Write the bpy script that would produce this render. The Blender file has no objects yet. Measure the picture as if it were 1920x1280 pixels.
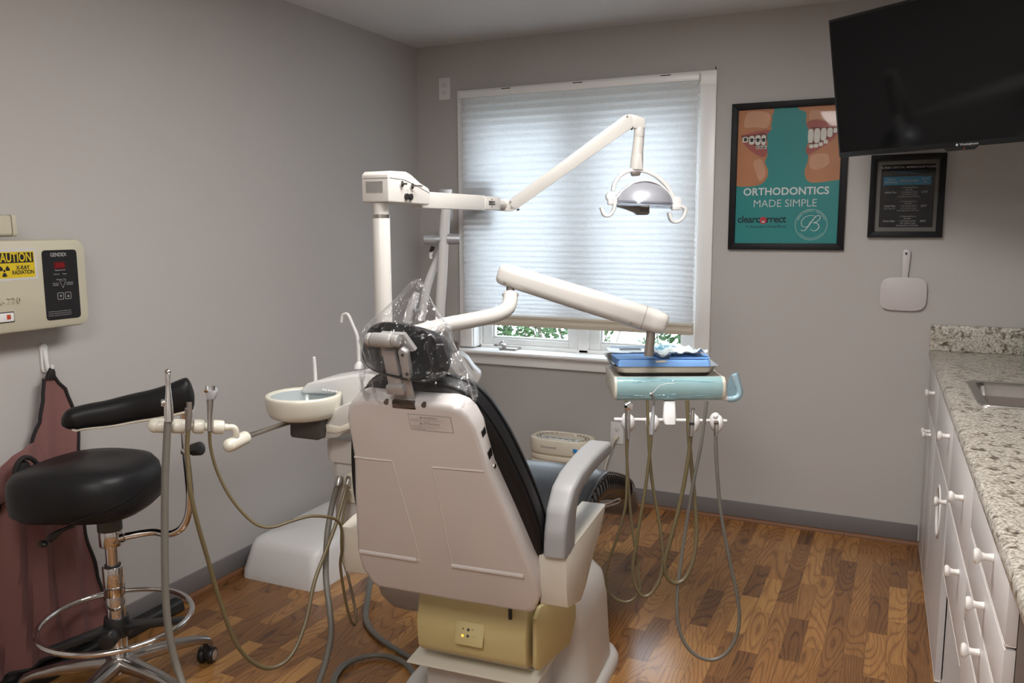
import bpy, bmesh, math, random
from mathutils import Vector, Matrix, noise

# ------------------------------------------------------------------ camera, world, lights, exposure
sc = bpy.context.scene
COL = sc.collection
cam_d = bpy.data.cameras.new('camera'); cam = bpy.data.objects.new('camera', cam_d); COL.objects.link(cam)
cam_d.sensor_fit = 'HORIZONTAL'; cam_d.sensor_width = 36.0; cam_d.lens = 36.0*1561.3/1920.0
cam_d.clip_start = 0.05; cam_d.clip_end = 100
R_ = Vector((0.905160, 0.425050, -0.004160)); U_ = Vector((-0.054827, 0.126449, 0.990457)); F_ = Vector((-0.421520, 0.896294, -0.137761))
cam.matrix_world = Matrix(((R_.x, U_.x, -F_.x, 2.5107), (R_.y, U_.y, -F_.y, -4.112), (R_.z, U_.z, -F_.z, 1.4637), (0, 0, 0, 1)))
sc.camera = cam

wd = bpy.data.worlds.new('daylight'); sc.world = wd; wd.use_nodes = True
wb = wd.node_tree.nodes['Background']; wb.inputs[0].default_value = (0.76, 0.87, 1.0, 1); wb.inputs[1].default_value = 7.2
LAMP = 22.0
sc.view_settings.view_transform = 'Standard'; sc.view_settings.look = 'None'
sc.view_settings.exposure = 0.0; sc.view_settings.gamma = 1.0; sc.view_settings.use_curve_mapping = False

# ------------------------------------------------------------------ materials
def mat(name, c, rough=0.5, metal=0.0, spec=0.5, coat=0.0, bump=None, emit=None, sheen=0, vary=None):
    m = bpy.data.materials.new(name); m.use_nodes = True
    nt = m.node_tree; b = nt.nodes['Principled BSDF']
    b.inputs['Base Color'].default_value = (*c, 1); b.inputs['Roughness'].default_value = rough
    b.inputs['Metallic'].default_value = metal; b.inputs['Specular IOR Level'].default_value = spec
    b.inputs['Coat Weight'].default_value = coat; b.inputs['Sheen Weight'].default_value = sheen
    if emit:
        b.inputs['Emission Color'].default_value = (*emit[0], 1); b.inputs['Emission Strength'].default_value = emit[1]
    tc = nt.nodes.new('ShaderNodeTexCoord')
    if vary:
        n = nt.nodes.new('ShaderNodeTexNoise'); n.inputs['Scale'].default_value = vary[0]; n.inputs['Detail'].default_value = 4
        nt.links.new(tc.outputs['Object'], n.inputs['Vector'])
        mx = nt.nodes.new('ShaderNodeMix'); mx.data_type = 'RGBA'
        k = vary[1]
        mx.inputs[6].default_value = (c[0]*(1-k), c[1]*(1-k), c[2]*(1-k), 1); mx.inputs[7].default_value = (min(1, c[0]*(1+k)), min(1, c[1]*(1+k)), min(1, c[2]*(1+k)), 1)
        nt.links.new(n.outputs[0], mx.inputs[0]); nt.links.new(mx.outputs[2], b.inputs['Base Color'])
    if bump:
        n = nt.nodes.new('ShaderNodeTexNoise'); n.inputs['Scale'].default_value = bump[0]; n.inputs['Detail'].default_value = 3
        nt.links.new(tc.outputs['Object'], n.inputs['Vector'])
        bp = nt.nodes.new('ShaderNodeBump'); bp.inputs['Strength'].default_value = bump[1]; bp.inputs['Distance'].default_value = bump[2] if len(bump) > 2 else 0.002
        nt.links.new(n.outputs[0], bp.inputs['Height']); nt.links.new(bp.outputs[0], b.inputs['Normal'])
    return m

def nodes_of(m): return m.node_tree.nodes, m.node_tree.links

M = {}
M['wall'] = mat('wall_paint', (0.465, 0.445, 0.427), 0.75, bump=(220, .15, .001), vary=(1.3, .02))
M['ceil'] = mat('ceiling_paint', (0.66, 0.66, 0.66), 0.85, bump=(180, .15, .001))
M['trim'] = mat('white_trim_paint', (0.88, 0.875, 0.86), 0.35, bump=(60, .05))
M['basebd'] = mat('grey_baseboard_vinyl', (0.165, 0.155, 0.155), 0.45, vary=(9, .06))
M['ivory'] = mat('ivory_enamel', (0.61, 0.585, 0.55), 0.32, coat=.2, vary=(6, .02))
M['white'] = mat('white_plastic', (0.72, 0.71, 0.70), 0.35, vary=(7, .02))
M['cream'] = mat('cream_plastic', (0.72, 0.68, 0.57), 0.4, vary=(8, .03))
M['pearl'] = mat('translucent_bowl_plastic', (0.68, 0.655, 0.56), 0.3, coat=.3)
M['bowlin'] = mat('bowl_inside_glass', (0.42, 0.47, 0.48), 0.15, coat=.4)
M['shell'] = mat('chair_back_shell', (0.60, 0.57, 0.555), 0.2, coat=.3, vary=(3, .03))
M['armgrey'] = mat('grey_arm_plastic', (0.27, 0.265, 0.265), 0.45, bump=(300, .1, .001))
M['boxcream'] = mat('chair_box_paint', (0.60, 0.56, 0.48), 0.35, vary=(14, .05))
M['yellow'] = mat('aged_yellow_plastic', (0.55, 0.46, 0.225), 0.42, vary=(5, .06))
M['vinyl'] = mat('black_vinyl', (0.010, 0.010, 0.011), 0.42, spec=.25, bump=(140, .12, .001))
M['vinylseat'] = mat('black_seat_vinyl', (0.016, 0.018, 0.021), 0.27, spec=.6, bump=(140, .08, .001))
M['black'] = mat('black_plastic', (0.012, 0.012, 0.012), 0.4)
M['darkgrey'] = mat('dark_grey_plastic', (0.06, 0.055, 0.05), 0.45)
M['chrome'] = mat('chrome', (0.70, 0.69, 0.68), 0.07, metal=1)
M['steel'] = mat('brushed_steel', (0.48, 0.46, 0.44), 0.28, metal=1, vary=(40, .08))
M['silver'] = mat('silver_paint', (0.42, 0.43, 0.45), 0.4, metal=.4)
M['bracket'] = mat('grey_bracket_metal', (0.17, 0.145, 0.125), 0.4, metal=.3)
M['tan'] = mat('tan_hose_rubber', (0.125, 0.098, 0.048), 0.4, vary=(30, .05))
M['greyhose'] = mat('grey_hose_rubber', (0.135, 0.125, 0.105), 0.45, vary=(30, .05))
M['teal'] = mat('teal_film', (0.29, 0.46, 0.48), 0.12, coat=.9)
M['tealblue'] = mat('blue_film', (0.25, 0.52, 0.66), 0.15, coat=.8)
M['blue'] = mat('blue_wrap', (0.20, 0.40, 0.78), 0.6, bump=(40, .3, .004), vary=(14, .12))
M['pouch'] = mat('pouch_paper', (0.66, 0.76, 0.80), 0.3, coat=.4, bump=(50, .4, .004), vary=(18, .1))
M['pouchblue'] = mat('pouch_print_blue', (0.07, 0.20, 0.45), 0.4)
M['apron'] = mat('maroon_apron_fabric', (0.195, 0.085, 0.079), 0.75, sheen=.05, bump=(300, .3, .001), vary=(4, .12))
M['binding'] = mat('black_binding', (0.012, 0.010, 0.010), 0.8)
M['xbeige'] = mat('beige_xray_case', (0.50, 0.47, 0.36), 0.45, bump=(350, .15, .0008))
M['cabinet'] = mat('white_laminate', (0.60, 0.57, 0.56), 0.38, vary=(3, .02))
M['edge'] = mat('cabinet_edge_band', (0.78, 0.75, 0.70), 0.4)
M['knob'] = mat('white_knob', (0.74, 0.71, 0.68), 0.25, coat=.3)
M['inner'] = mat('cabinet_inside_and_end_shade', (0.20, 0.165, 0.145), 0.6)
M['tvblack'] = mat('tv_bezel', (0.006, 0.006, 0.006), 0.3)
M['screen'] = mat('tv_screen', (0.0035, 0.0035, 0.004), 0.09, spec=.25)
M['frame'] = mat('black_frame_wood', (0.008, 0.008, 0.009), 0.5, spec=.2)
M['postteal'] = mat('poster_teal', (0.036, 0.245, 0.245), 0.35)
M['posterw'] = mat('poster_white', (0.62, 0.66, 0.66), 0.4)
M['posterdk'] = mat('poster_ink', (0.02, 0.04, 0.05), 0.4)
M['posterred'] = mat('poster_red', (0.50, 0.045, 0.06), 0.4)
M['skin'] = mat('poster_skin', (0.46, 0.20, 0.10), 0.4, vary=(9, .22))
M['skin2'] = mat('poster_skin_light', (0.56, 0.30, 0.19), 0.4, vary=(12, .15))
M['lip'] = mat('poster_lip', (0.36, 0.105, 0.09), 0.35, vary=(16, .15))
M['tooth'] = mat('poster_tooth', (0.66, 0.63, 0.57), 0.35)
M['gap'] = mat('poster_tooth_gap', (0.17, 0.06, 0.05), 0.4)
M['brace'] = mat('poster_brace', (0.05, 0.05, 0.055), 0.4)
M['paper'] = mat('grey_mat_board', (0.16, 0.15, 0.135), 0.5)
M['printbk'] = mat('print_black', (0.008, 0.008, 0.008), 0.4)
M['cyan'] = mat('print_cyan', (0.02, 0.17, 0.30), 0.4)
M['printw'] = mat('print_white', (0.42, 0.42, 0.42), 0.5)
M['line'] = mat('print_line', (0.05, 0.05, 0.05), 0.5)
M['cyellow'] = mat('caution_yellow', (0.62, 0.46, 0.015), 0.4)
M['cblack'] = mat('caution_black', (0.012, 0.011, 0.010), 0.4)
M['stickw'] = mat('sticker_white', (0.55, 0.54, 0.53), 0.4)
M['stickg'] = mat('sticker_grey', (0.27, 0.26, 0.25), 0.4)
M['panel'] = mat('xray_black_panel', (0.012, 0.012, 0.013), 0.3)
M['led'] = mat('red_display', (0.07, 0.002, 0.004), 0.3, emit=((1, .02, .03), .018))
M['amber'] = mat('amber_indicator', (0.8, 0.4, 0.03), 0.3, emit=((1, .5, .05), 1.6))
M['segment'] = mat('red_segment', (0.22, 0.006, 0.010), 0.3)
M['barsteel'] = mat('satin_bar_steel', (0.40, 0.39, 0.38), 0.35, metal=.35)
M['redsw'] = mat('red_switch', (0.45, 0.06, 0.02), 0.35)
M['mirror_back'] = mat('white_mirror_back', (0.56, 0.52, 0.52), 0.45, bump=(420, .25, .001))
M['tape'] = mat('blue_tape', (0.01, 0.22, 0.60), 0.5)
M['purif'] = mat('cream_purifier_plastic', (0.66, 0.60, 0.49), 0.4)
M['slot'] = mat('dark_slot', (0.05, 0.045, 0.04), 0.6)
M['greyprint'] = mat('grey_print', (0.19, 0.18, 0.17), 0.5)
M['lightbut'] = mat('light_button_strip', (0.62, 0.63, 0.62), 0.35)
M['wood'] = mat('quarter_round_wood', (0.17, 0.068, 0.024), 0.6, vary=(25, .15))
M['leaf'] = mat('shrub_leaf', (0.060, 0.130, 0.038), 0.5, vary=(6, .8))
M['bark'] = mat('shrub_bark', (0.10, 0.07, 0.045), 0.8)
M['lawn'] = mat('lawn', (0.16, 0.17, 0.13), 0.9, vary=(3, .3))
M['diffuser'] = mat('lamp_diffuser', (0.9, 0.9, 0.9), 0.5, emit=((1.0, 0.975, 0.95), LAMP))
M['rust'] = mat('rusty_nail', (0.10, 0.03, 0.02), 0.7)
M['copper'] = mat('chair_inner_copper', (0.12, 0.075, 0.05), 0.4, metal=.5)

def floor_material():
    m = bpy.data.materials.new('laminate_plank_floor'); m.use_nodes = True
    N, L = nodes_of(m); b = N['Principled BSDF']
    tc = N.new('ShaderNodeTexCoord'); mp = N.new('ShaderNodeMapping'); mp.inputs['Rotation'].default_value = (0, 0, math.pi/2)
    L.new(tc.outputs['Object'], mp.inputs['Vector'])
    br = N.new('ShaderNodeTexBrick'); br.offset = 0.37; br.offset_frequency = 2; br.squash = 1.0
    br.inputs['Color1'].default_value = (0, 0, 0, 1); br.inputs['Color2'].default_value = (1, 1, 1, 1); br.inputs['Mortar'].default_value = (0.3, 0.3, 0.3, 1)
    br.inputs['Scale'].default_value = 1.0; br.inputs['Mortar Size'].default_value = 0.0007; br.inputs['Mortar Smooth'].default_value = 0.1
    br.inputs['Brick Width'].default_value = 0.33; br.inputs['Row Height'].default_value = 0.0665; br.inputs['Bias'].default_value = 0.0
    L.new(mp.outputs[0], br.inputs['Vector'])
    sx = N.new('ShaderNodeSeparateXYZ'); L.new(tc.outputs['Object'], sx.inputs[0])
    rnd = N.new('ShaderNodeSeparateColor'); L.new(br.outputs['Color'], rnd.inputs[0])
    def ma(op, a, bb=None):
        n = N.new('ShaderNodeMath'); n.operation = op
        for i, v in enumerate((a, bb)):
            if v is None: continue
            if isinstance(v, (int, float)): n.inputs[i].default_value = v
            else: L.new(v, n.inputs[i])
        return n.outputs[0]
    cx = N.new('ShaderNodeCombineXYZ')
    L.new(ma('ADD', sx.outputs[0], ma('MULTIPLY', rnd.outputs[0], 3.7)), cx.inputs[0])
    L.new(ma('ADD', ma('MULTIPLY', sx.outputs[1], 0.16), ma('MULTIPLY', rnd.outputs[0], 9.1)), cx.inputs[1])
    nz = N.new('ShaderNodeTexNoise'); nz.inputs['Scale'].default_value = 6.0; nz.inputs['Detail'].default_value = 1.2; nz.inputs['Roughness'].default_value = .5
    L.new(cx.outputs[0], nz.inputs['Vector'])
    rings = ma('FRACT', ma('MULTIPLY', nz.outputs[0], 30.0))
    tri = ma('ABSOLUTE', ma('SUBTRACT', ma('MULTIPLY', rings, 2.0), 1.0))
    cx2 = N.new('ShaderNodeCombineXYZ'); L.new(ma('MULTIPLY', sx.outputs[0], 1.0), cx2.inputs[0]); L.new(ma('MULTIPLY', sx.outputs[1], 0.035), cx2.inputs[1])
    nf = N.new('ShaderNodeTexNoise'); nf.inputs['Scale'].default_value = 260; nf.inputs['Detail'].default_value = 2
    L.new(cx2.outputs[0], nf.inputs['Vector'])
    lin = ma('POWER', tri, 4.0)
    t = ma('ADD', ma('MULTIPLY', nf.outputs[0], 0.42), ma('SUBTRACT', ma('ADD', ma('MULTIPLY', rnd.outputs[0], 0.50), .10), ma('MULTIPLY', lin, 0.26)))
    cr = N.new('ShaderNodeValToRGB'); e = cr.color_ramp.elements
    e[0].position = 0.06; e[0].color = (0.065, 0.026, 0.010, 1); e[1].position = 0.82; e[1].color = (0.46, 0.232, 0.072, 1)
    k = e.new(0.30); k.color = (0.160, 0.068, 0.022, 1); k = e.new(0.54); k.color = (0.265, 0.119, 0.037, 1)
    L.new(t, cr.inputs[0])
    mx = N.new('ShaderNodeMix'); mx.data_type = 'RGBA'; mx.inputs[7].default_value = (0.07, 0.03, 0.012, 1)
    L.new(ma('MULTIPLY', br.outputs['Fac'], .6), mx.inputs[0]); L.new(cr.outputs[0], mx.inputs[6]); L.new(mx.outputs[2], b.inputs['Base Color'])
    b.inputs['Roughness'].default_value = 0.20; b.inputs['Specular IOR Level'].default_value = 0.5
    bp = N.new('ShaderNodeBump'); bp.inputs['Strength'].default_value = 0.12; bp.inputs['Distance'].default_value = 0.001
    L.new(nf.outputs[0], bp.inputs['Height']); L.new(bp.outputs[0], b.inputs['Normal'])
    return m
M['floor'] = floor_material()

def granite_material():
    m = bpy.data.materials.new('speckled_granite'); m.use_nodes = True
    N, L = nodes_of(m); b = N['Principled BSDF']; tc = N.new('ShaderNodeTexCoord')
    n1 = N.new('ShaderNodeTexNoise'); n1.inputs['Scale'].default_value = 130; n1.inputs['Detail'].default_value = 5; n1.inputs['Roughness'].default_value = .75
    n2 = N.new('ShaderNodeTexNoise'); n2.inputs['Scale'].default_value = 34; n2.inputs['Detail'].default_value = 5; n2.inputs['Distortion'].default_value = 1.0
    for n in (n1, n2): L.new(tc.outputs['Object'], n.inputs['Vector'])
    c1 = N.new('ShaderNodeValToRGB'); e = c1.color_ramp.elements
    e[0].position = .34; e[0].color = (0.10, 0.088, 0.076, 1); e[1].position = .60; e[1].color = (0.66, 0.615, 0.53, 1)
    k = e.new(.46); k.color = (0.38, 0.35, 0.30, 1)
    c2 = N.new('ShaderNodeValToRGB'); e = c2.color_ramp.elements
    e[0].position = .34; e[0].color = (0.24, 0.21, 0.19, 1); e[1].position = .48; e[1].color = (1, 1, 1, 1)
    k = e.new(.42); k.color = (0.68, 0.64, 0.62, 1)
    L.new(n1.outputs[0], c1.inputs[0]); L.new(n2.outputs[0], c2.inputs[0])
    mx = N.new('ShaderNodeMix'); mx.data_type = 'RGBA'; mx.blend_type = 'MULTIPLY'; mx.inputs[0].default_value = 1
    L.new(c1.outputs[0], mx.inputs[6]); L.new(c2.outputs[0], mx.inputs[7]); L.new(mx.outputs[2], b.inputs['Base Color'])
    b.inputs['Roughness'].default_value = .28
    return m
M['granite'] = granite_material()

def shade_material():
    m = bpy.data.materials.new('cellular_shade_fabric'); m.use_nodes = True
    N, L = nodes_of(m); N.remove(N['Principled BSDF']); out = N['Material Output']
    tc = N.new('ShaderNodeTexCoord'); nz = N.new('ShaderNodeTexNoise'); nz.inputs['Scale'].default_value = 130; nz.inputs['Detail'].default_value = 3
    mp = N.new('ShaderNodeMapping'); mp.inputs['Scale'].default_value = (0.7, 1, 1.2); L.new(tc.outputs['Object'], mp.inputs[0]); L.new(mp.outputs[0], nz.inputs[0])
    cr = N.new('ShaderNodeValToRGB'); cr.color_ramp.elements[0].position = .3; cr.color_ramp.elements[1].position = .7
    cr.color_ramp.elements[0].color = (0.82, 0.83, 0.84, 1); cr.color_ramp.elements[1].color = (0.90, 0.90, 0.90, 1)
    L.new(nz.outputs[0], cr.inputs[0])
    d = N.new('ShaderNodeBsdfDiffuse'); t = N.new('ShaderNodeBsdfTranslucent'); mx = N.new('ShaderNodeMixShader'); mx.inputs[0].default_value = .58
    L.new(cr.outputs[0], d.inputs[0]); L.new(cr.outputs[0], t.inputs[0]); L.new(d.outputs[0], mx.inputs[1]); L.new(t.outputs[0], mx.inputs[2]); L.new(mx.outputs[0], out.inputs[0])
    return m
M['shade'] = shade_material()

def clear_material(name, tint=(1, 1, 1), k=0.06, rough=0.03, base=0.0, basecol=(.9, .9, .9), bump=None, edge=.45, haze=0.0):
    m = bpy.data.materials.new(name); m.use_nodes = True
    N, L = nodes_of(m); N.remove(N['Principled BSDF']); out = N['Material Output']
    tr = N.new('ShaderNodeBsdfTransparent'); tr.inputs[0].default_value = (*tint, 1)
    gl = N.new('ShaderNodeBsdfGlossy'); gl.inputs['Roughness'].default_value = rough; gl.inputs[0].default_value = (1, 1, 1, 1)
    fr = N.new('ShaderNodeLayerWeight'); fr.inputs[0].default_value = .25
    ad = N.new('ShaderNodeMath'); ad.operation = 'MULTIPLY_ADD'; ad.inputs[1].default_value = edge; ad.inputs[2].default_value = k; ad.use_clamp = True
    L.new(fr.outputs['Facing'], ad.inputs[0])
    mx = N.new('ShaderNodeMixShader'); L.new(ad.outputs[0], mx.inputs[0]); L.new(tr.outputs[0], mx.inputs[1]); L.new(gl.outputs[0], mx.inputs[2])
    last = mx
    if base > 0 and haze > 0:
        pw = N.new('ShaderNodeMath'); pw.operation = 'POWER'; pw.inputs[1].default_value = 2.0; L.new(fr.outputs['Facing'], pw.inputs[0])
        hz = N.new('ShaderNodeMath'); hz.operation = 'MULTIPLY_ADD'; hz.inputs[1].default_value = haze; hz.inputs[2].default_value = base; hz.use_clamp = True; L.new(pw.outputs[0], hz.inputs[0])
    if base > 0:
        df = N.new('ShaderNodeBsdfDiffuse'); df.inputs[0].default_value = (*basecol, 1)
        m2 = N.new('ShaderNodeMixShader'); m2.inputs[0].default_value = base
        if haze > 0: L.new(hz.outputs[0], m2.inputs[0])
        L.new(mx.outputs[0], m2.inputs[1]); L.new(df.outputs[0], m2.inputs[2]); last = m2
    if bump:
        tc = N.new('ShaderNodeTexCoord'); nz = N.new('ShaderNodeTexNoise'); nz.inputs['Scale'].default_value = bump[0]; nz.inputs['Detail'].default_value = 2; nz.inputs['Distortion'].default_value = 1.5
        L.new(tc.outputs['Object'], nz.inputs[0]); bp = N.new('ShaderNodeBump'); bp.inputs['Strength'].default_value = bump[1]; bp.inputs['Distance'].default_value = bump[2]
        L.new(nz.outputs[0], bp.inputs['Height']); L.new(bp.outputs[0], gl.inputs['Normal'])
    L.new(last.outputs[0], out.inputs[0])
    return m
M['glass'] = clear_material('window_glass', (.97, .98, .98), .03, .01, edge=.2)
M['picglass'] = clear_material('picture_glass', (.98, .985, .985), .007, .03, edge=.03)
M['film'] = clear_material('clear_plastic_film', (.98, .98, .985), .012, .13, .010, (.7, .7, .72), bump=(22, 1.0, .03), edge=.30, haze=.30)
M['bluefilm'] = clear_material('blue_clear_film', (.76, .91, .97), .04, .08, .15, (.40, .68, .82), bump=(35, .6, .01))
M['clearcap'] = clear_material('clear_toe_cover', (.86, .87, .88), .05, .10, .45, (.36, .35, .35))
M['greenglass'] = clear_material('green_bottle_plastic', (.50, .78, .66), .05, .08, .35, (.16, .34, .28))
M['lens'] = clear_material('lamp_lens', (.80, .82, .86), .10, .12, .18, (.45, .47, .52))
M['reflector'] = mat('lamp_reflector', (0.46, 0.47, 0.52), 0.38, metal=.3)

for k in ('postteal', 'posterw', 'posterdk', 'posterred', 'skin', 'skin2', 'lip', 'tooth', 'gap', 'brace', 'paper', 'printbk', 'cyan', 'printw', 'line'):
    M[k].node_tree.nodes['Principled BSDF'].inputs['Specular IOR Level'].default_value = .12
# ------------------------------------------------------------------ mesh helpers
def V(p): return Vector(p)
def rrect(w, h, r, n=5):
    out = []
    for cx, cy, a0 in ((w/2-r, h/2-r, 0), (-w/2+r, h/2-r, 90), (-w/2+r, -h/2+r, 180), (w/2-r, -h/2+r, 270)):
        for i in range(n+1):
            a = math.radians(a0+90*i/n); out.append((cx+r*math.cos(a), cy+r*math.sin(a)))
    return out
def circ(r, n=24, r2=None): return [(r*math.cos(2*math.pi*i/n), (r2 or r)*math.sin(2*math.pi*i/n)) for i in range(n)]
def superell(a, b, p, n=40):
    o = []
    for i in range(n):
        t = 2*math.pi*i/n; c, s = math.cos(t), math.sin(t)
        o.append((a*math.copysign(abs(c)**(2/p), c), b*math.copysign(abs(s)**(2/p), s)))
    return o
def spline(pts, res=8, closed=False):
    P = [Vector(p) for p in pts]; n = len(P); out = []
    rng = range(n) if closed else range(n-1)
    for i in rng:
        p1, p2 = P[i], P[(i+1) % n]
        p0 = P[(i-1) % n] if (closed or i > 0) else p1*2-p2
        p3 = P[(i+2) % n] if (closed or i+2 < n) else p2*2-p1
        for k in range(res):
            t = k/res
            out.append(0.5*((2*p1)+(p2-p0)*t+(2*p0-5*p1+4*p2-p3)*t*t+(3*p1-p0-3*p2+p3)*t**3))
    if not closed: out.append(P[-1].copy())
    return out

class MB:
    def __init__(s): s.bm = bmesh.new(); s.mats = []
    def idx(s, m):
        if m not in s.mats: s.mats.append(m)
        return s.mats.index(m)
    def merge(s, t, m, X=None):
        if X is not None: t.transform(X)
        k = s.idx(m)
        for f in t.faces: f.material_index = k
        me = bpy.data.meshes.new('tmp'); t.to_mesh(me); t.free(); s.bm.from_mesh(me); bpy.data.meshes.remove(me)
        return s
    def box(s, lo, hi, m, bev=0, X=None, seg=2):
        t = bmesh.new(); bmesh.ops.create_cube(t, size=1)
        lo, hi = Vector(lo), Vector(hi); c = (lo+hi)/2; d = hi-lo
        for v in t.verts: v.co = Vector((v.co.x*d.x, v.co.y*d.y, v.co.z*d.z))+c
        if bev: bmesh.ops.bevel(t, geom=t.edges[:], offset=bev, segments=seg, affect='EDGES', profile=.5)
        return s.merge(t, m, X)
    def prism(s, pts, vec, m, bev=0, X=None, seg=2, endscale=None):
        t = bmesh.new(); P = [Vector(p) for p in pts]; vec = Vector(vec)
        a = [t.verts.new(p) for p in P]
        if endscale is not None:
            c = sum(P, Vector())/len(P); b = [t.verts.new(c+(p-c)*endscale+vec) for p in P]
        else: b = [t.verts.new(p+vec) for p in P]
        n = len(P)
        for i in range(n): t.faces.new((a[i], a[(i+1) % n], b[(i+1) % n], b[i]))
        t.faces.new(a[::-1]); t.faces.new(b)
        bmesh.ops.recalc_face_normals(t, faces=t.faces[:])
        if bev:
            es = [e for e in t.edges if len(e.link_faces) == 2 and e.calc_face_angle(0) > math.radians(28)]
            bmesh.ops.bevel(t, geom=es, offset=bev, segments=seg, affect='EDGES', profile=.5, clamp_overlap=True)
        return s.merge(t, m, X)
    def loft(s, rings, m, cap=(True, True), X=None, closed=False):
        t = bmesh.new(); R = [[t.verts.new(Vector(p)) for p in r] for r in rings]; n = len(R[0])
        for a, b in zip(R[:-1], R[1:]):
            for i in range(n):
                try: t.faces.new((a[i], a[(i+1) % n], b[(i+1) % n], b[i]))
                except ValueError: pass
        if closed:
            a, b = R[-1], R[0]
            for i in range(n): t.faces.new((a[i], a[(i+1) % n], b[(i+1) % n], b[i]))
        else:
            for k, r in ((0, R[0]), (1, R[-1])):
                if cap[k]:
                    c = t.verts.new(sum((v.co for v in r), Vector())/n)
                    for i in range(n): t.faces.new((r[i], r[(i+1) % n], c))
        bmesh.ops.recalc_face_normals(t, faces=t.faces[:])
        return s.merge(t, m, X)
    def tube(s, pts, r, m, n=12, res=0, closed=False, X=None, flat=1.0):
        P = spline(pts, res, closed) if res else [Vector(p) for p in pts]
        rr = r if isinstance(r, (list, tuple)) else None
        L = len(P); rings = []
        T = []
        for i in range(L):
            if closed: d = P[(i+1) % L]-P[i-1]
            else: d = P[min(i+1, L-1)]-P[max(i-1, 0)]
            T.append(d.normalized())
        nrm = T[0].orthogonal().normalized()
        for i in range(L):
            nrm = (nrm-T[i]*nrm.dot(T[i]));  nrm = nrm.normalized() if nrm.length > 1e-6 else T[i].orthogonal().normalized()
            b = T[i].cross(nrm)
            if rr:
                f = i/(L-1)*(len(rr)-1); k = min(int(f), len(rr)-2); ra = rr[k]+(rr[k+1]-rr[k])*(f-k)
            else: ra = r
            rings.append([P[i]+nrm*(ra*math.cos(2*math.pi*j/n))+b*(ra*flat*math.sin(2*math.pi*j/n)) for j in range(n)])
        return s.loft(rings, m, X=X, closed=closed)
    def lathe(s, prof, m, p0=(0, 0, 0), axis=(0, 0, 1), n=28, X=None, cap=(True, True), sy=1.0):
        ax = Vector(axis).normalized(); q = Vector((0, 0, 1)).rotation_difference(ax).to_matrix().to_4x4()
        q.translation = Vector(p0)
        rings = [[(max(r, 1e-5)*math.cos(2*math.pi*i/n), sy*max(r, 1e-5)*math.sin(2*math.pi*i/n), h) for i in range(n)] for r, h in prof]
        return s.loft(rings, m, cap, X=(X @ q) if X is not None else q)
    def cyl(s, p0, p1, r, m, r2=None, n=24, bev=0, X=None):
        p0, p1 = Vector(p0), Vector(p1); L = (p1-p0).length; r2 = r if r2 is None else r2
        pr = [(r, 0), (r2, L)] if not bev else [(r-bev, 0), (r-bev*.3, bev*.3), (r, bev), (r2, L-bev), (r2-bev*.3, L-bev*.3), (r2-bev, L)]
        return s.lathe(pr, m, p0, p1-p0, n, X)
    def sphere(s, c, r, m, sc_=(1, 1, 1), X=None, u=20, v=12):
        t = bmesh.new(); bmesh.ops.create_uvsphere(t, u_segments=u, v_segments=v, radius=r)
        for q in t.verts: q.co = Vector((q.co.x*sc_[0], q.co.y*sc_[1], q.co.z*sc_[2]))+Vector(c)
        return s.merge(t, m, X)
    def poly(s, pts, m, X=None):
        t = bmesh.new(); t.faces.new([t.verts.new(Vector(p)) for p in pts])
        bmesh.ops.triangulate(t, faces=t.faces[:])
        return s.merge(t, m, X)
    def text(s, body, size, m, X, align='CENTER', bold=0.0, shear=0.0, depth=0.0, space=1.0):
        cu = bpy.data.curves.new('t', 'FONT'); cu.body = body; cu.size = size; cu.align_x = align; cu.align_y = 'CENTER'
        cu.offset = bold*size; cu.shear = shear; cu.extrude = depth; cu.space_character = space; cu.resolution_u = 3
        ob = bpy.data.objects.new('t', cu); COL.objects.link(ob)
        dg = bpy.context.evaluated_depsgraph_get(); me = bpy.data.meshes.new_from_object(ob.evaluated_get(dg))
        t = bmesh.new(); t.from_mesh(me); bpy.data.objects.remove(ob); bpy.data.curves.remove(cu); bpy.data.meshes.remove(me)
        return s.merge(t, m, X)
    def obj(s, name, parent=None, X=None, sharp=35, label=None, kind=None):
        me = bpy.data.meshes.new(name)
        if X is not None: s.bm.transform(X)
        if parent is not None: s.bm.transform(WORLD[parent.name].inverted())
        for f in s.bm.faces: f.smooth = True
        s.bm.to_mesh(me); s.bm.free()
        for m in s.mats: me.materials.append(m)
        me.set_sharp_from_angle(angle=math.radians(sharp))
        o = bpy.data.objects.new(name, me); COL.objects.link(o)
        if parent is not None: o.parent = parent; WORLD[o.name] = WORLD[parent.name]
        else: WORLD[o.name] = Matrix()
        if label: o['label'] = label
        if kind: o['kind'] = kind
        return o
WORLD = {}
def thing(name, label, cat, loc=(0, 0, 0), rz=0.0, group=None):
    o = bpy.data.objects.new(name, None); COL.objects.link(o); o.empty_display_size = .05
    o.location = loc; o.rotation_euler = (0, 0, rz); o['label'] = label; o['category'] = cat
    if group: o['group'] = group
    WORLD[o.name] = Matrix.Translation(Vector(loc)) @ Matrix.Rotation(rz, 4, 'Z')
    return o
def tag(o, label, cat, group=None):
    o['label'] = label; o['category'] = cat
    if group: o['group'] = group
    return o
def frame_xf(o, rz): return Matrix.Translation(Vector(o)) @ Matrix.Rotation(rz, 4, 'Z')
def basis(o, x, y, z=None):
    x, y = Vector(x).normalized(), Vector(y).normalized(); z = x.cross(y) if z is None else Vector(z)
    return Matrix(((x.x, y.x, z.x, o[0]), (x.y, y.y, z.y, o[1]), (x.z, y.z, z.z, o[2]), (0, 0, 0, 1)))
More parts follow.
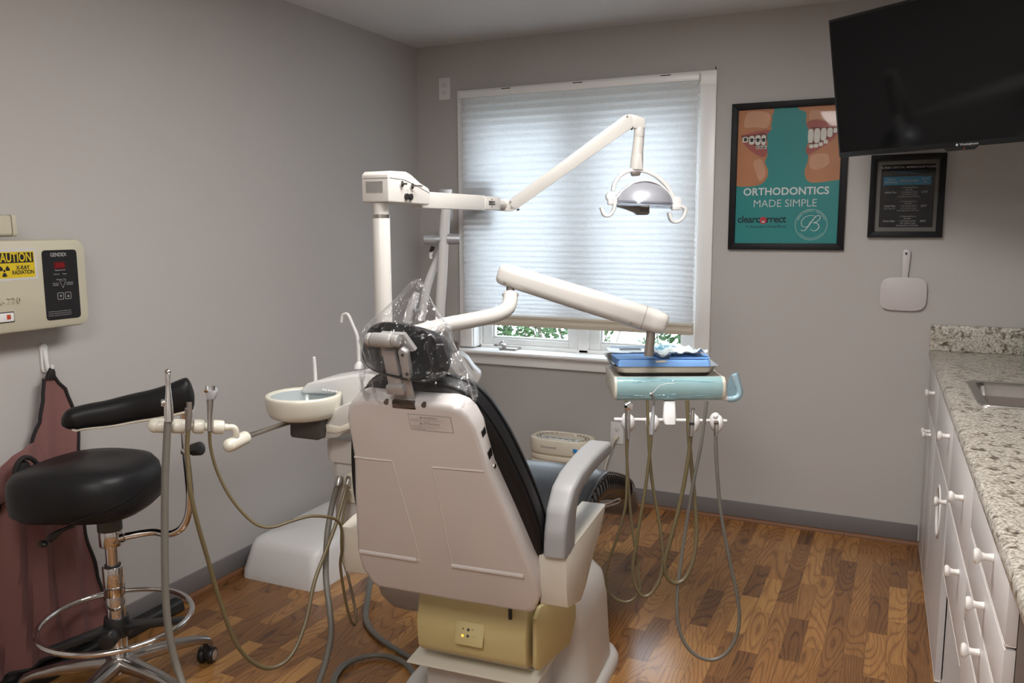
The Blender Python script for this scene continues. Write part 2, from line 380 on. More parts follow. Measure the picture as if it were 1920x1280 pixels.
def dup(root, loc, label, group=None, rz=None):
    r = root.copy(); COL.objects.link(r); r.location = loc; r['label'] = label
    if rz is not None: r.rotation_euler = (0, 0, rz)
    if group: r['group'] = group
    for ch in list(root.children):
        c = ch.copy(); COL.objects.link(c); c.parent = r
        for g in list(ch.children):
            d = g.copy(); COL.objects.link(d); d.parent = c
    return r
BACKW = basis((0, 0, 0), (1, 0, 0), (0, 0, 1))        # flat things on the back wall: x right, y up, z out of the wall
YAWC = math.radians(25.19)                              # heading of the camera-side furniture
HF = Vector((-0.42559, 0.90491, 0)); HR = Vector((0.90491, 0.42559, 0))

# ------------------------------------------------------------------ room shell
RX, RY, H = 3.345, -5.25, 2.44
WX0, WX1, WZ0, WZ1 = 0.335, 1.590, 0.775, 2.120         # window opening
def struct(name, mb, parent=None): return mb.obj(name, parent, kind='structure' if parent is None else None)
b = MB(); b.box((-.12, RY-.12, -.1), (RX+.12, .16, 0), M['floor']); struct('floor', b)
b = MB(); b.box((-.12, RY-.12, H), (RX+.12, .16, H+.1), M['ceil']); struct('ceiling', b)
b = MB(); b.box((-.12, RY, 0), (0, .16, H), M['wall']); struct('wall_left', b)
b = MB(); b.box((RX, RY, 0), (RX+.12, .16, H), M['wall']); struct('wall_right', b)
b = MB(); b.box((-.12, RY-.12, 0), (RX+.12, RY, H), M['wall']); struct('wall_front', b)
b = MB()
for lo, hi in (((0, 0, 0), (WX0, .16, H)), ((WX1, 0, 0), (RX, .16, H)), ((WX0, 0, 0), (WX1, .16, WZ0)), ((WX0, 0, WZ1), (WX1, .16, H))): b.box(lo, hi, M['wall'])
struct('wall_back', b)
b = MB(); b.box((0, -.010, .018), (2.63, 0, .0945), M['basebd'], .002); struct('baseboard_back', b)
b = MB(); b.box((0, -4.4, .018), (.010, -.010, .0945), M['basebd'], .002); struct('baseboard_left', b)
def qround(r=.019, n=6): return [(0, 0)]+[(r*math.cos(math.pi/2*i/n), r*math.sin(math.pi/2*i/n)) for i in range(n+1)]
b = MB()
for x0, x1 in ((.02, 2.32), (2.323, 2.645)): b.prism([(x0, -.001-u, v) for u, v in qround()], (x1-x0, 0, 0), M['wood'])
struct('trim_1', b)
b = MB(); b.prism([(.001+u, -4.3, v) for u, v in qround()], (0, 4.28, 0), M['wood']); struct('trim_2', b)

# ------------------------------------------------------------------ window with two casement sashes
w = bpy.data.objects.new('window_1', None); COL.objects.link(w); w.location = (0.96, 0, 0.775); w['kind'] = 'structure'; WORLD['window_1'] = Matrix.Translation((0.96, 0, 0.775))
T = M['trim']
b = MB()
def casing(b, x0, x1, z0, z1): b.box((x0, -.020, z0), (x1, 0, z1), T, .004)
casing(b, .262, .338, .79, 2.125); casing(b, 1.585, 1.661, .79, 2.125); casing(b, .262, 1.661, 2.122, 2.189)
b.box((1.578, -.006, .79), (1.590, .16, 2.12), T); b.box((.335, -.006, .79), (.345, .16, 2.12), T); b.box((.335, -.004, 2.11), (1.59, .16, 2.12), T)
b.box((.262, -.022, .6995), (1.661, -.001, .757), T, .004)                               # apron
b.obj('casing', w)
b = MB(); b.prism([(.245, y, z) for y, z in ((.16, .757), (-.048, .757), (-.056, .761), (-.060, .769), (-.056, .777), (-.048, .781), (.16, .781))], (1.434, 0, 0), T); b.obj('stool_sill', w)
b = MB(); b.cyl((1.655, -.012, 2.186), (1.652, -.012, 2.204), .0025, M['rust'], n=8); b.obj('nail', w, label='rusty nail on the top corner')
b = MB()
b.box((.945, .060, .781), (1.000, .135, 2.11), T, .004)
for x0, x1 in ((.345, .357), (1.566, 1.578)): b.box((x0, .06, .781), (x1, .135, 2.11), T, .003)
for z0, z1 in ((.781, .80), (2.08, 2.11)): b.box((.345, .06, z0), (1.578, .135, z1), T, .003)
b.obj('frame', w)
for x0, x1 in ((.357, .945), (1.0, 1.566)):
    s = MB(); z0, z1 = .80, 2.08; fw = .062
    for lo, hi in (((x0, .075, z0), (x0+fw, .12, z1)), ((x1-fw, .075, z0), (x1, .12, z1)), ((x0+fw+.0002, .076, z0), (x1-fw-.0002, .119, z0+.034)), ((x0+fw+.0002, .076, z1-fw), (x1-fw-.0002, .119, z1))): s.box(lo, hi, T, .004)
    k = .012
    for lo, hi in (((x0+fw+.0002, .085, z0+.0342), (x0+fw+k, .11, z1-fw)), ((x1-fw-k, .085, z0+.0342), (x1-fw-.0002, .11, z1-fw)), ((x0+fw+k+.0002, .085, z0+.0342), (x1-fw-k-.0002, .11, z0+.034+k))): s.box(lo, hi, T, .003)
    so = s.obj('sash', w)
    g = MB(); g.box((x0+fw+.004, .096, z0+.038), (x1-fw-.004, .100, z1-fw-.0005), M['glass']); g.obj('pane', so)
c = MB(); hx = .545
c.box((hx-.045, -.012, .781), (hx+.06, .058, .795), M['steel'], .005); c.sphere((hx-.02, .008, .803), .014, M['steel'])
c.tube([(hx-.02, .0, .806), (hx-.035, -.012, .818), (hx-.012, -.02, .835)], [.006, .005, .004], M['steel'], res=4)
c.sphere((hx-.062, -.012, .808), .008, M['bracket'], (1.6, 1, .7)); c.tube([(hx-.02, -.004, .812), (hx-.062, -.012, .806)], .004, M['steel'])
c.obj('crank_handle', w)

# cellular shade
BX0, BX1 = .312, 1.583
sh = thing('window_shade', 'white cellular window shade drawn down over most of the window', 'window shade', (.947, -.04, 2.17))
b = MB(); b.box((BX0-.01, -.062, 2.140), (BX1+.004, -.0215, 2.174), M['trim'], .003)
for x in (.55, .95, 1.40): b.box((x, -.063, 2.171), (x+.05, -.050, 2.1755), M['slot'])
b.obj('headrail', sh)
zs = [2.141]; k = 0
while zs[-1] > .992:
    f = (2.141-zs[-1])/1.15; zs.append(zs[-1]-(.0375-.017*f*f)/2); k += 1
b = MB()
front = [(z, -.062 if i % 2 else -.050) for i, z in enumerate(zs)]
back = [(z, -.026 if i % 2 else -.038) for i, z in enumerate(zs)]
t = bmesh.new(); nseg = 1
for line in (front, back):
    vs = [[t.verts.new((x, y, z)) for x in (BX0, BX1)] for z, y in line]
    for a, c2 in zip(vs[:-1], vs[1:]): t.faces.new((a[0], a[1], c2[1], c2[0]))
b.merge(t, M['shade']); b.obj('pleated_fabric', sh, sharp=15)
zb = zs[-1]
b = MB(); b.prism([(BX0, y, z) for y, z in ((-.026, zb), (-.062, zb), (-.064, zb-.012), (-.060, zb-.016), (-.060, zb-.030), (-.064, zb-.034), (-.062, zb-.056), (-.026, zb-.056))], (BX1-BX0, 0, 0), M['purif'], .002); b.obj('bottom_rail', sh)

# outside
b = MB(); b.box((-6, .165, -.55), (8, 9, -.5), M['lawn']); struct('lawn_ground', b)
def shrub(x, y, w_, d_, z0, z1, n, seed, label):
    random.seed(seed); s = thing('shrub', label, 'shrub', (x, y, -.5), group='shrubs outside the window')
    t = bmesh.new()
    for i in range(n):
        while True:
            p = Vector((random.uniform(-1, 1), random.uniform(-1, 1), random.uniform(-1, 1)))
            if p.length <= 1: break
        c = Vector((x+p.x*w_, y+p.y*d_, (z0+z1)/2+p.z*(z1-z0)/2))
        ax = Vector((random.uniform(-1, 1), random.uniform(-1, 1), random.uniform(-.5, .8))).normalized(); sd = ax.orthogonal().normalized()
        sd = (Matrix.Rotation(random.uniform(0, 6.3), 3, ax) @ sd); l = random.uniform(.03, .06); wd_ = l*.30; bend = ax.cross(sd)*l*.12
        pts = [c, c+ax*l*.35+sd*wd_, c+ax*l*.75+sd*wd_*.8+bend, c+ax*l*1.1, c+ax*l*.75-sd*wd_*.8+bend, c+ax*l*.35-sd*wd_]
        t.faces.new([t.verts.new(q) for q in pts])
    b = MB(); b.merge(t, M['leaf']); b.obj('foliage', s)
    b = MB()
    for i in range(16):
        e = Vector((x+random.uniform(-.9, .9)*w_, y+random.uniform(-.8, .8)*d_, random.uniform(.5, z1)))
        m_ = Vector((x+(e.x-x)*.35, y+(e.y-y)*.3, (e.z-.5)*.5)); b.tube([(x+random.uniform(-.05, .05), y, -.5), m_, e], [.012, .008, .003], M['bark'], n=6, res=4)
    b.obj('branches', s)
shrub(-.45, 1.65, 1.0, .42, -.3, 1.24, 6500, 3, 'dense green shrub outside the left half of the window')
shrub(.62, .78, .34, .26, -.4, 1.03, 700, 5, 'sparse young shrub outside behind the window mullion')
shrub(1.36, .62, .30, .25, -.4, 1.05, 1300, 9, 'dark green shrub outside the right end of the window')

# ------------------------------------------------------------------ wall outlets
def outlet(cx, cz, label, group):
    o = thing('wall_outlet', label, 'outlet', (cx, 0, cz), group=group)
    X = BACKW @ Matrix.Translation((cx, cz, 0))
    b = MB(); b.prism([(u, v, 0) for u, v in rrect(.071, .117, .004)], (0, 0, .006), M['white'], .002, X); b.obj('cover_plate', o)
    for s in (1, -1):
        b = MB(); X2 = X @ Matrix.Translation((0, s*.0195, 0))
        b.prism([(u, max(-.0125, min(.0125, v)), .004) for u, v in circ(.0165, 28)], (0, 0, .0045), M['white'], .0005, X2)
        for dx, hh in ((-.0063, .008), (.0063, .0065)): b.box((dx-.0012, .0005, .008), (dx+.0012, .0005+hh, .0088), M['slot'], X=X2)
        b.prism([(u, v-.006, .008) for u, v in circ(.0026, 12)], (0, 0, .0008), M['slot'], X=X2)
        b.obj('receptacle', o)
    return o
outlet(.177, 2.207, 'white duplex wall outlet high up left of the window', 'white wall outlets')
outlet(1.188, .379, 'white duplex wall outlet low on the wall with a plug in it', 'white wall outlets')
pc = thing('power_cord', 'cream power cord plugged in the low wall outlet', 'cord', (1.188, -.03, .36))
b = MB(); b.cyl((1.188, -.010, .3595), (1.188, -.034, .3595), .0145, M['cream'], .012, bev=.003); b.cyl((1.188, -.034, .357), (1.180, -.040, .335), .008, M['cream'], .0045); b.obj('plug', pc)
b = MB(); b.tube([(1.181, -.040, .340), (1.170, -.042, .30), (1.140, -.046, .20), (1.140, -.05, .10), (1.145, -.06, .02), (1.150, -.10, .004), (1.155, -.18, .004)], .0032, M['cream'], n=8, res=6); b.obj('cable', pc)

# ------------------------------------------------------------------ framed poster
PXa, PXb, PZa, PZb = 1.7359, 2.2546, 1.3464, 2.0253
po = thing('framed_poster', 'large black framed teal poster with two mouths right of the window', 'poster', ((PXa+PXb)/2, 0, PZa))
def frame_obj(x0, x1, z0, z1, fw, dep, parent):
    b = MB()
    for (ax, az), (bx, bz), (cx, cz), (dx, dz) in (((x0, z0), (x1, z0), (x1-fw, z0+fw), (x0+fw, z0+fw)), ((x1, z0), (x1, z1), (x1-fw, z1-fw), (x1-fw, z0+fw)),
            ((x1, z1), (x0, z1), (x0+fw, z1-fw), (x1-fw, z1-fw)), ((x0, z1), (x0, z0), (x0+fw, z0+fw), (x0+fw, z1-fw))):
        b.prism([(ax, -dep, az), (bx, -dep, bz), (cx, -dep, cz), (dx, -dep, dz)], (0, dep, 0), M['frame'], .0015)
    return b.obj('frame', parent)
frame_obj(PXa, PXb, PZa, PZb, .030, .022, po)
PW, PH = PXb-PXa-.05, PZb-PZa-.05
PX = BACKW @ Matrix.Translation((PXa+.025, PZa+.025, .009))
def q(u, v): return (u*PW, (1-v)*PH)        # poster coordinates: u right, v down, both 0..1
b = MB(); b.box((0, 0, -.005), (PW, PH, 0), M['postteal'], X=PX)
def flat(b, pts, m, lay, res=5):
    if res == 0 and len(pts) > 12: pts = [pts[0]]+[(p.x, max(0, p.y)) for p in spline([(u, v, 0) for u, v in pts[2:-1]], 5)]+[pts[-1]]
    P = [(*q(u, v), 0) for u, v in pts]; P = spline(P, res, closed=True) if res else P
    b.poly([(p[0], p[1], .0002*lay) for p in P], m, PX)
left_face = [(.0, .0), (.15, .0), (.335, .0), (.355, .025), (.335, .06), (.340, .085), (.330, .125), (.335, .150), (.320, .170), (.300, .180), (.285, .20), (.30, .24), (.30, .275), (.290, .30), (.300, .320), (.305, .345), (.290, .375), (.285, .40), (.300, .425), (.315, .455), (.315, .490), (.295, .525), (.25, .555), (.17, .568), (.07, .570), (.0, .562)]
right_face = [(1, 0), (.80, 0), (.585, 0), (.575, .012), (.60, .03), (.645, .045), (.66, .07), (.655, .095), (.66, .125), (.67, .150), (.68, .18), (.69, .24), (.675, .285), (.665, .305), (.675, .330), (.690, .355), (.690, .39), (.680, .42), (.665, .455), (.665, .49), (.685, .53), (.74, .552), (.85, .548), (1, .535)]
flat(b, left_face, M['skin'], 1, 0); flat(b, right_face, M['skin'], 1, 0)
flat(b, [(.10, .03), (.24, .025), (.315, .05), (.315, .11), (.28, .145), (.17, .135), (.07, .13)], M['skin2'], 2)
flat(b, [(.17, .39), (.24, .37), (.28, .43), (.29, .49), (.24, .53), (.20, .47)], M['skin2'], 2)
flat(b, [(.70, .04), (.82, .05), (.93, .11), (.87, .125), (.78, .10), (.69, .10)], M['skin2'], 2)
flat(b, [(.72, .36), (.86, .35), (.88, .42), (.78, .46), (.71, .44)], M['skin2'], 2)
# mouths: lips, gap, teeth
flat(b, [(.03, .195), (.14, .175), (.27, .160), (.325, .165), (.30, .185), (.28, .20), (.16, .195)], M['lip'], 3)
flat(b, [(.04, .21), (.14, .26), (.23, .285), (.295, .295), (.30, .33), (.27, .355), (.19, .335), (.10, .28)], M['lip'], 3)
flat(b, [(.04, .198), (.16, .192), (.285, .185), (.28, .29), (.22, .285), (.12, .25)], M['gap'], 4, 3)
def tooth(u0, u1, v0, v1): flat(b, [((u0+u1)/2+p, (v0+v1)/2+r) for p, r in superell((u1-u0)/2, (v1-v0)/2, 3.2, 24)], M['tooth'], 5, 1)
for u0, u1, v0, v1 in ((.055, .115, .203, .245), (.120, .175, .198, .262), (.180, .235, .195, .268), (.240, .285, .195, .270)):
    tooth(u0, u1, v0, v1)
    flat(b, [((u0+u1)/2-.014, (v0+v1)/2-.014), ((u0+u1)/2+.014, (v0+v1)/2-.014), ((u0+u1)/2+.014, (v0+v1)/2+.012), ((u0+u1)/2-.014, (v0+v1)/2+.012)], M['brace'], 6, 0)
flat(b, [(.07, .222), (.285, .226), (.285, .230), (.07, .226)], M['brace'], 6, 0)
for u0 in (.19, .225, .26): flat(b, [(u0, .275), (u0+.03, .272), (u0+.028, .296), (u0+.004, .295)], M['tooth'], 5, 0); flat(b, [(u0+.006, .279), (u0+.022, .279), (u0+.022, .291), (u0+.006, .291)], M['brace'], 6, 0)
flat(b, [(.66, .125), (.72, .105), (.80, .112), (.90, .14), (.95, .165), (.80, .165), (.69, .165), (.67, .15)], M['lip'], 3)
flat(b, [(.965, .18), (.92, .24), (.84, .29), (.76, .325), (.69, .350), (.668, .325), (.672, .295), (.74, .28), (.86, .22)], M['lip'], 3)
flat(b, [(.69, .165), (.82, .163), (.95, .17), (.90, .225), (.80, .27), (.70, .285)], M['gap'], 4, 3)
for u0, u1, v0, v1 in ((.680, .732, .168, .268), (.736, .792, .166, .270), (.796, .850, .166, .255), (.855, .905, .167, .232), (.910, .945, .170, .205)):
    tooth(u0, u1, v0, v1)
for u0, v0 in ((.695, .286), (.738, .283), (.782, .274), (.826, .258)): tooth(u0, u0+.040, v0-.008, v0+.020)
def ptxt(s, u, v, size, m, **k): x, y = q(u, v); b.text(s, size, m, PX @ Matrix.Translation((x, y, .0014)), **k)
ptxt('ORTHODONTICS', .490, .612, .0475, M['posterw'], bold=.022, space=1.02)
ptxt('MADE SIMPLE', .487, .700, .0490, M['posterw'], bold=-.010, space=.98)
ptxt('clearc', .032, .815, .0475, M['posterdk'], align='LEFT', bold=.018, space=.93); ptxt('rrect', .315, .815, .0475, M['posterdk'], align='LEFT', bold=.018, space=.93)
ptxt('A Straumann Group Brand', .515, .868, .0170, M['posterdk'], align='RIGHT')
cx, cy = q(.287, .822); b.poly([(cx+u, cy+v, .0014) for u, v in circ(.0165, 28)], M['posterred'], PX); b.poly([(cx+u, cy-.004+v, .0017) for u, v in circ(.0085, 20)], M['lip'], PX)
b.poly([(cx+u*.8, cy-.004+min(v, 0)*.8, .0019) for u, v in circ(.0085, 20)], M['posterw'], PX)
cx, cy = q(.745, .855)
def ring(b, cx, cy, r, t_, m, X, n=48):
    k = bmesh.new(); a = [k.verts.new((cx+r*math.cos(2*math.pi*i/n), cy+r*math.sin(2*math.pi*i/n), .0015)) for i in range(n)]
    c_ = [k.verts.new((cx+(r-t_)*math.cos(2*math.pi*i/n), cy+(r-t_)*math.sin(2*math.pi*i/n), .0015)) for i in range(n)]
    for i in range(n): k.faces.new((a[i], a[(i+1) % n], c_[(i+1) % n], c_[i]))
    b.merge(k, m, X)
ring(b, cx, cy, .0705, .0016, M['posterw'], PX)
def script(pts, r): b.tube([(cx+u*.001, cy+v*.001, .0013) for u, v in pts], r, M['posterw'], n=6, res=6, X=PX @ Matrix.Diagonal((1, 1, .35, 1)) @ Matrix.Translation((0, 0, .0022)))
script([(-44, -24), (-36, -28), (-24, -24), (-8, -2), (10, 26), (24, 40), (36, 40), (38, 28), (26, 14), (8, 8)], [.001, .0016, .0018, .0022, .0022, .0014, .0012, .0016, .0016, .001])
script([(8, 8), (24, 6), (34, -4), (32, -18), (18, -28), (4, -26), (-2, -18)], [.001, .0016, .002, .002, .0016, .001, .0008])
script([(20, 38), (-4, 42), (-28, 34), (-42, 16), (-40, -4), (-24, -12), (-10, -2), (-8, 14)], [.0008, .001, .0012, .0014, .0014, .001, .0008, .0006])
for k, chs in enumerate(('BURBA DENTAL PARTNERS',)):
    for i, ch in enumerate(chs):
        a = math.radians(158-136*i/(len(chs)-1)); b.text(ch, .0095, M['posterw'], PX @ Matrix.Translation((cx+.062*math.cos(a), cy+.062*math.sin(a), .0015)) @ Matrix.Rotation(a-math.pi/2, 4, 'Z'))
arc = [(-50+5*i, -math.sqrt(max(0, 62**2-(-50+5*i)**2))) for i in range(21)]; script(arc, .0006)
b.obj('print', po, label='teal print with mouth photographs and lettering')
b = MB(); b.box((0, 0, .0036), (PW, PH, .0050), M['picglass'], X=PX); b.obj('glazing', po)

# ------------------------------------------------------------------ framed price list
FX0, FX1, FZ0, FZ1 = 2.352, 2.652, 1.405, 1.766
pl = thing('framed_price_list', 'small black framed black price list under the television', 'framed sign', ((FX0+FX1)/2, 0, FZ0))
frame_obj(FX0, FX1, FZ0, FZ1, .026, .026, pl)
W2, H2 = FX1-FX0-.044, FZ1-FZ0-.044
QX = BACKW @ Matrix.Translation((FX0+.022, FZ0+.022, .010))
b = MB(); b.box((0, 0, -.006), (W2, H2, 0), M['paper'], X=QX)
x0, x1, z0, z1 = .022, W2-.018, .022, H2-.022; pw, ph = x1-x0, z1-z0
def rect(b, u0, v0, u1, v1, m, lay): b.poly([(x0+u*pw, z1-v*ph, .0003*lay) for u, v in ((u0, v0), (u0, v1), (u1, v1), (u1, v0))], m, QX)
rect(b, 0, 0, 1, 1, M['printbk'], 1); rect(b, .05, .19, .93, .325, M['cyan'], 2)
for v in (.55, .79): rect(b, .05, v, .93, v+.004, M['line'], 2)
for u in (.05, .33, .71, .93): rect(b, u, .325, u+.004, 1, M['line'], 2)
def t2(s, u, v, size, m=None, **k): b.text(s, size, m or M['printw'], QX @ Matrix.Translation((x0+u*pw, z1-v*ph, .001)), **k)
t2('BURBA DENTAL MEMBERSHIP PLANS', .5, .045, .0135, bold=.004, space=1.0); rect(b, .17, .10, .84, .104, M['cyan'], 2); rect(b, .32, .14, .68, .144, M['cyan'], 2)
t2('Type of', .19, .235, .010, bold=.01, shear=.2); t2('Membership', .19, .28, .010, bold=.01, shear=.2); t2("What's Included?", .52, .258, .0105, bold=.01, shear=.2); t2('Annual', .82, .23, .010, bold=.01, shear=.2); t2('Fee', .82, .28, .010, bold=.01, shear=.2)
for v, nm, pr in ((.44, 'Adult Plan', '$729'), (.66, 'Child Plan', '$447'), (.90, 'Perio Plan', '$567')):
    t2(nm, .19, v, .0115, bold=.012, shear=.25); t2(pr, .82, v, .0115, bold=.012)
    for i, s in enumerate(('\u2022 2 Cleanings/Exams', 'Fluoride', '\u2022 1 Emergency Exam', '\u2022 All routine x-rays', 'Including Pano & 3D Scan')): t2(s, .53, v-.075+i*.036, .0085, bold=.004, shear=.15)
t2('(Up to age 14)', .19, .70, .0075)
b.obj('print', pl, label='black print with a blue table header')
b = MB(); b.box((0, 0, .004), (W2, H2, .0055), M['picglass'], X=QX); b.obj('glazing', pl)

# ------------------------------------------------------------------ hand mirror hanging on the wall
hm = thing('hand_mirror', 'white square hand mirror hanging on the wall by its handle', 'hand mirror', (2.5135, 0, 1.10))
MX = BACKW @ Matrix.Translation((2.5125, 1.158, .004))
b = MB(); b.prism([(u, v-.004, 0) for u, v in superell(.0955, .075, 4.2, 48)], (0, 0, .012), M['mirror_back'], .003, MX); b.obj('mirror_head', hm)
b = MB()
hp = [(-.013, .066), (.014, .066), (.0125, .085), (.015, .11), (.018, .165), (.017, .183), (.011, .193), (0, .196), (-.011, .193), (-.0165, .183), (-.016, .165), (-.0135, .11), (-.012, .085)]
b.prism([(u+.003, v, .001) for u, v in hp], (0, 0, .010), M['mirror_back'], .003, MX)
b.prism([(u*.8+.003, v+.178, .0112) for u, v in circ(.0062, 16, .009)], (0, 0, .0006), M['slot'], X=MX); b.obj('handle', hm)
b = MB(); b.cyl((2.5155, 0, 1.340), (2.5155, -.018, 1.342), .003, M['steel'], n=10); b.obj('hook', hm)

# ------------------------------------------------------------------ television on a swing arm
tx, tn = Vector((.817, -.576, 0)), Vector((-.576, -.817, 0)); TI = math.radians(11)
ty = Vector((0, 0, 1))*math.cos(TI)+tn*math.sin(TI); tz = tx.cross(ty)
TX = basis((2.252, -.50, 1.725), tx, ty, tz)
tv = thing('television', 'black flat screen television mounted high in the right corner', 'television', (2.63, -.77, 1.725))
TW, THH = .93, .522
b = MB(); b.box((0, 0, -.045), (TW, THH, 0), M['tvblack'], .004, TX); b.box((.2, .08, -.085), (.73, .42, -.04), M['tvblack'], .012, TX)
b.obj('case', tv)
b = MB(); b.box((.010, .020, -.001), (TW-.010, THH-.010, .0012), M['screen'], X=TX); b.obj('screen', tv)
b = MB(); b.prism([(u, v, -.002) for u, v in ((.44, .004), (.455, -.010), (.555, -.010), (.575, .004))], (0, 0, .006), M['tvblack'], .001, TX)
b.text('Westinghouse', .0115, M['printw'], TX @ Matrix.Translation((.535, .0095, .0012)), bold=.01); b.prism([(.492+u, .0095+v, .0008) for u, v in circ(.0045, 20)], (0, 0, .0004), M['printw'], X=TX)
b.prism([(.52+u, -.005+v, .004) for u, v in circ(.002, 10)], (0, 0, .0006), M['redsw'], X=TX); b.obj('logo_bar', tv)
b = MB(); c0 = TX @ Vector((.465, .26, -.08)); e1 = Vector((3.02, -.28, c0.z)); e2 = Vector((3.29, -.50, c0.z))
for p, q2 in ((c0, e1), (e1, e2)): b.tube([p, q2], .018, M['tvblack'], n=8)
b.box((3.285, -.60, c0.z-.12), (3.32, -.40, c0.z+.12), M['tvblack'], .004); b.cyl(e1+Vector((0, 0, -.04)), e1+Vector((0, 0, .04)), .024, M['tvblack']); b.obj('wall_arm', tv)

# ------------------------------------------------------------------ ceiling light (out of frame, lights the room)
for lx_, cy, lab in ((1.80, -2.15, 'white rectangular recessed ceiling light panel above the dental chair'), (2.05, -4.35, 'white rectangular recessed ceiling light panel at the rear of the room')):
    cl = thing('ceiling_light', lab, 'ceiling light', (lx_, cy, H-.02), group='recessed ceiling lights')
    b = MB(); x0, x1, y0, y1 = lx_-.31, lx_+.31, cy-.62, cy+.62
    for lo, hi in (((x0, y0), (x1, y0+.03)), ((x0, y1-.03), (x1, y1)), ((x0, y0), (x0+.03, y1)), ((x1-.03, y0), (x1, y1))): b.box((*lo, H-.014), (*hi, H-.0005), M['white'], .002)
    b.obj('light_frame', cl)
    b = MB(); b.box((x0+.03, y0+.03, H-.010), (x1-.03, y1-.03, H-.002), M['diffuser']); b.obj('diffuser', cl)

# ------------------------------------------------------------------ counter, cabinets, sink (slightly turned frame)
KF = frame_xf((2.631, 0, 0), math.radians(1.4)); KR = math.radians(1.4)
def kthing(name, label, cat, lx, ly, group=None):
    p = KF @ Vector((lx, ly, 0)); return thing(name, label, cat, p, KR, group)
FACE = .026                               # cabinet face behind the counter edge
CAB, EDG = M['cabinet'], M['edge']
def knob(parent, u, z, n=20):
    b = MB(); b.lathe([(.0085, 0), (.0075, .006), (.0068, .014), (.0085, .020), (.0135, .024), (.0155, .027), (.0155, .030), (.0125, .0335), (.006, .035)], M['knob'], (FACE-.0185, -u, z), (-1, 0, 0), n=n, X=KF); return b.obj('knob', parent)
def front(parent, name, u0, u1, z0, z1, knobs=(), hole=None):
    b = MB(); th = .018
    if hole is None:
        b.box((FACE-th, -u1+.0015, z0), (FACE, -u0-.0015, z1), CAB, .0012, KF)
    else:
        hu, hz, hr = hole; n = 40
        outer = []; inner = []
        for i in range(n):
            a = 2*math.pi*i/n; c, s = math.cos(a), math.sin(a)
            k = min(((u1-u0)/2-.0015)/abs(c) if abs(c) > 1e-6 else 9, ((z1-z0)/2)/abs(s) if abs(s) > 1e-6 else 9)
            outer.append(((u0+u1)/2+c*k, (z0+z1)/2+s*k)); inner.append((hu+hr*c, hz+hr*s))
        def rg(l, x): return [KF @ Vector((x, -u, z)) for u, z in l]
        wide = [(hu+(u-hu)*1.15, hz+(z-hz)*1.15) for u, z in inner]
        b.loft([rg(outer, FACE-th), rg(inner, FACE-th), rg(inner, FACE-th+.004), rg(wide, FACE), rg(outer, FACE)], CAB, closed=True)
        b.loft([rg([(hu+(u-hu)*1.16, hz+(z-hz)*1.16) for u, z in inner], FACE-th-.0005), rg([(hu+(u-hu)*1.12, hz+(z-hz)*1.12) for u, z in inner], FACE-th-.005), rg([(hu+(u-hu)*1.02, hz+(z-hz)*1.02) for u, z in inner], FACE-th-.004), rg([(hu+(u-hu)*.995, hz+(z-hz)*.995) for u, z in inner], FACE-th+.001)], M['knob'], cap=(False, False))
    b.box((FACE-th-.0006, -u1+.0015, z0-.0006), (FACE-.001, -u0-.0015, z0+.004), EDG, X=KF)
    o = b.obj(name, parent)
    for u, z in knobs: knob(o, u, z)
    return o
def carcass(parent, u0, u1, z0=0.0, z1=.868, depth=.60, endm=None):
    b = MB()
    b.box((FACE+.001, -u1+.0005, z0), (FACE+depth, -u1+.0175, z1), endm or CAB, X=KF); b.box((FACE+.001, -u0-.0175, z0), (FACE+depth, -u0-.0005, z1), CAB, X=KF)
    b.box((FACE+depth-.012, -u1+.017, z0), (FACE+depth, -u0-.017, z1), M['inner'], X=KF)
    b.box((FACE+.001, -u1+.017, z0+.0), (FACE+depth-.012, -u0-.017, z0+.02), CAB, X=KF); b.box((FACE+.02, -u1+.017, z1-.02), (FACE+depth-.012, -u0-.017, z1), M['inner'], X=KF)
    return b.obj('carcass', parent)
ca = kthing('base_cabinet', 'white base cabinet at the window wall, first below the counter', 'cabinet', .3, -.32, 'white base cabinets under the counter')
carcass(ca, .020, .650); front(ca, 'drawer', .020, .650, .660, .862, [(.42, .79)]); front(ca, 'door', .020, .328, .012, .652, [(.300, .605)]); front(ca, 'door', .328, .650, .012, .652, [(.365, .605)])
cb = kthing('base_cabinet', 'white base cabinet with a round waste hole in its door, below the sink', 'cabinet', .3, -.99, 'white base cabinets under the counter')
carcass(cb, .652, 1.331); front(cb, 'drawer', .652, 1.331, .646, .862, [(1.225, .803)]); front(cb, 'door', .652, 1.285, .012, .638, [(1.262, .60)], hole=(1.0, .487, .079))
cc = kthing('desk_drawer_unit', 'white two drawer unit hung over the open kneehole in the counter', 'drawer unit', .3, -1.635)
b = MB(); b.box((FACE+.001, -1.938, .40), (FACE+.55, -1.333, .868), M['inner'], X=KF); b.obj('carcass', cc)
front(cc, 'drawer', 1.333, 1.938, .632, .862, [(1.74, .762)]); front(cc, 'drawer', 1.333, 1.938, .396, .624, [(1.77, .572)])
b = MB(); b.box((FACE+.30, -1.938, 0), (FACE+.318, -1.333, .399), M['inner'], .001, KF); b.obj('kneehole_panel', cc)
cd = kthing('base_cabinet', 'white base cabinet with a stack of drawers, nearest under the counter', 'cabinet', .3, -2.24, 'white base cabinets under the counter')
carcass(cd, 1.940, 2.545, endm=M['inner']); front(cd, 'drawer', 1.940, 2.545, .748, .862, [(2.345, .830)]); front(cd, 'drawer', 1.940, 2.545, .633, .741, [(2.27, .700)])  # shade on the outer end is painted in with the dark inside colour
front(cd, 'drawer', 1.940, 2.545, .516, .626, [(2.255, .592)]); front(cd, 'drawer', 1.940, 2.545, .27, .508, [(2.19, .40)]); front(cd, 'drawer', 1.940, 2.545, .012, .262, [(2.19, .14)])

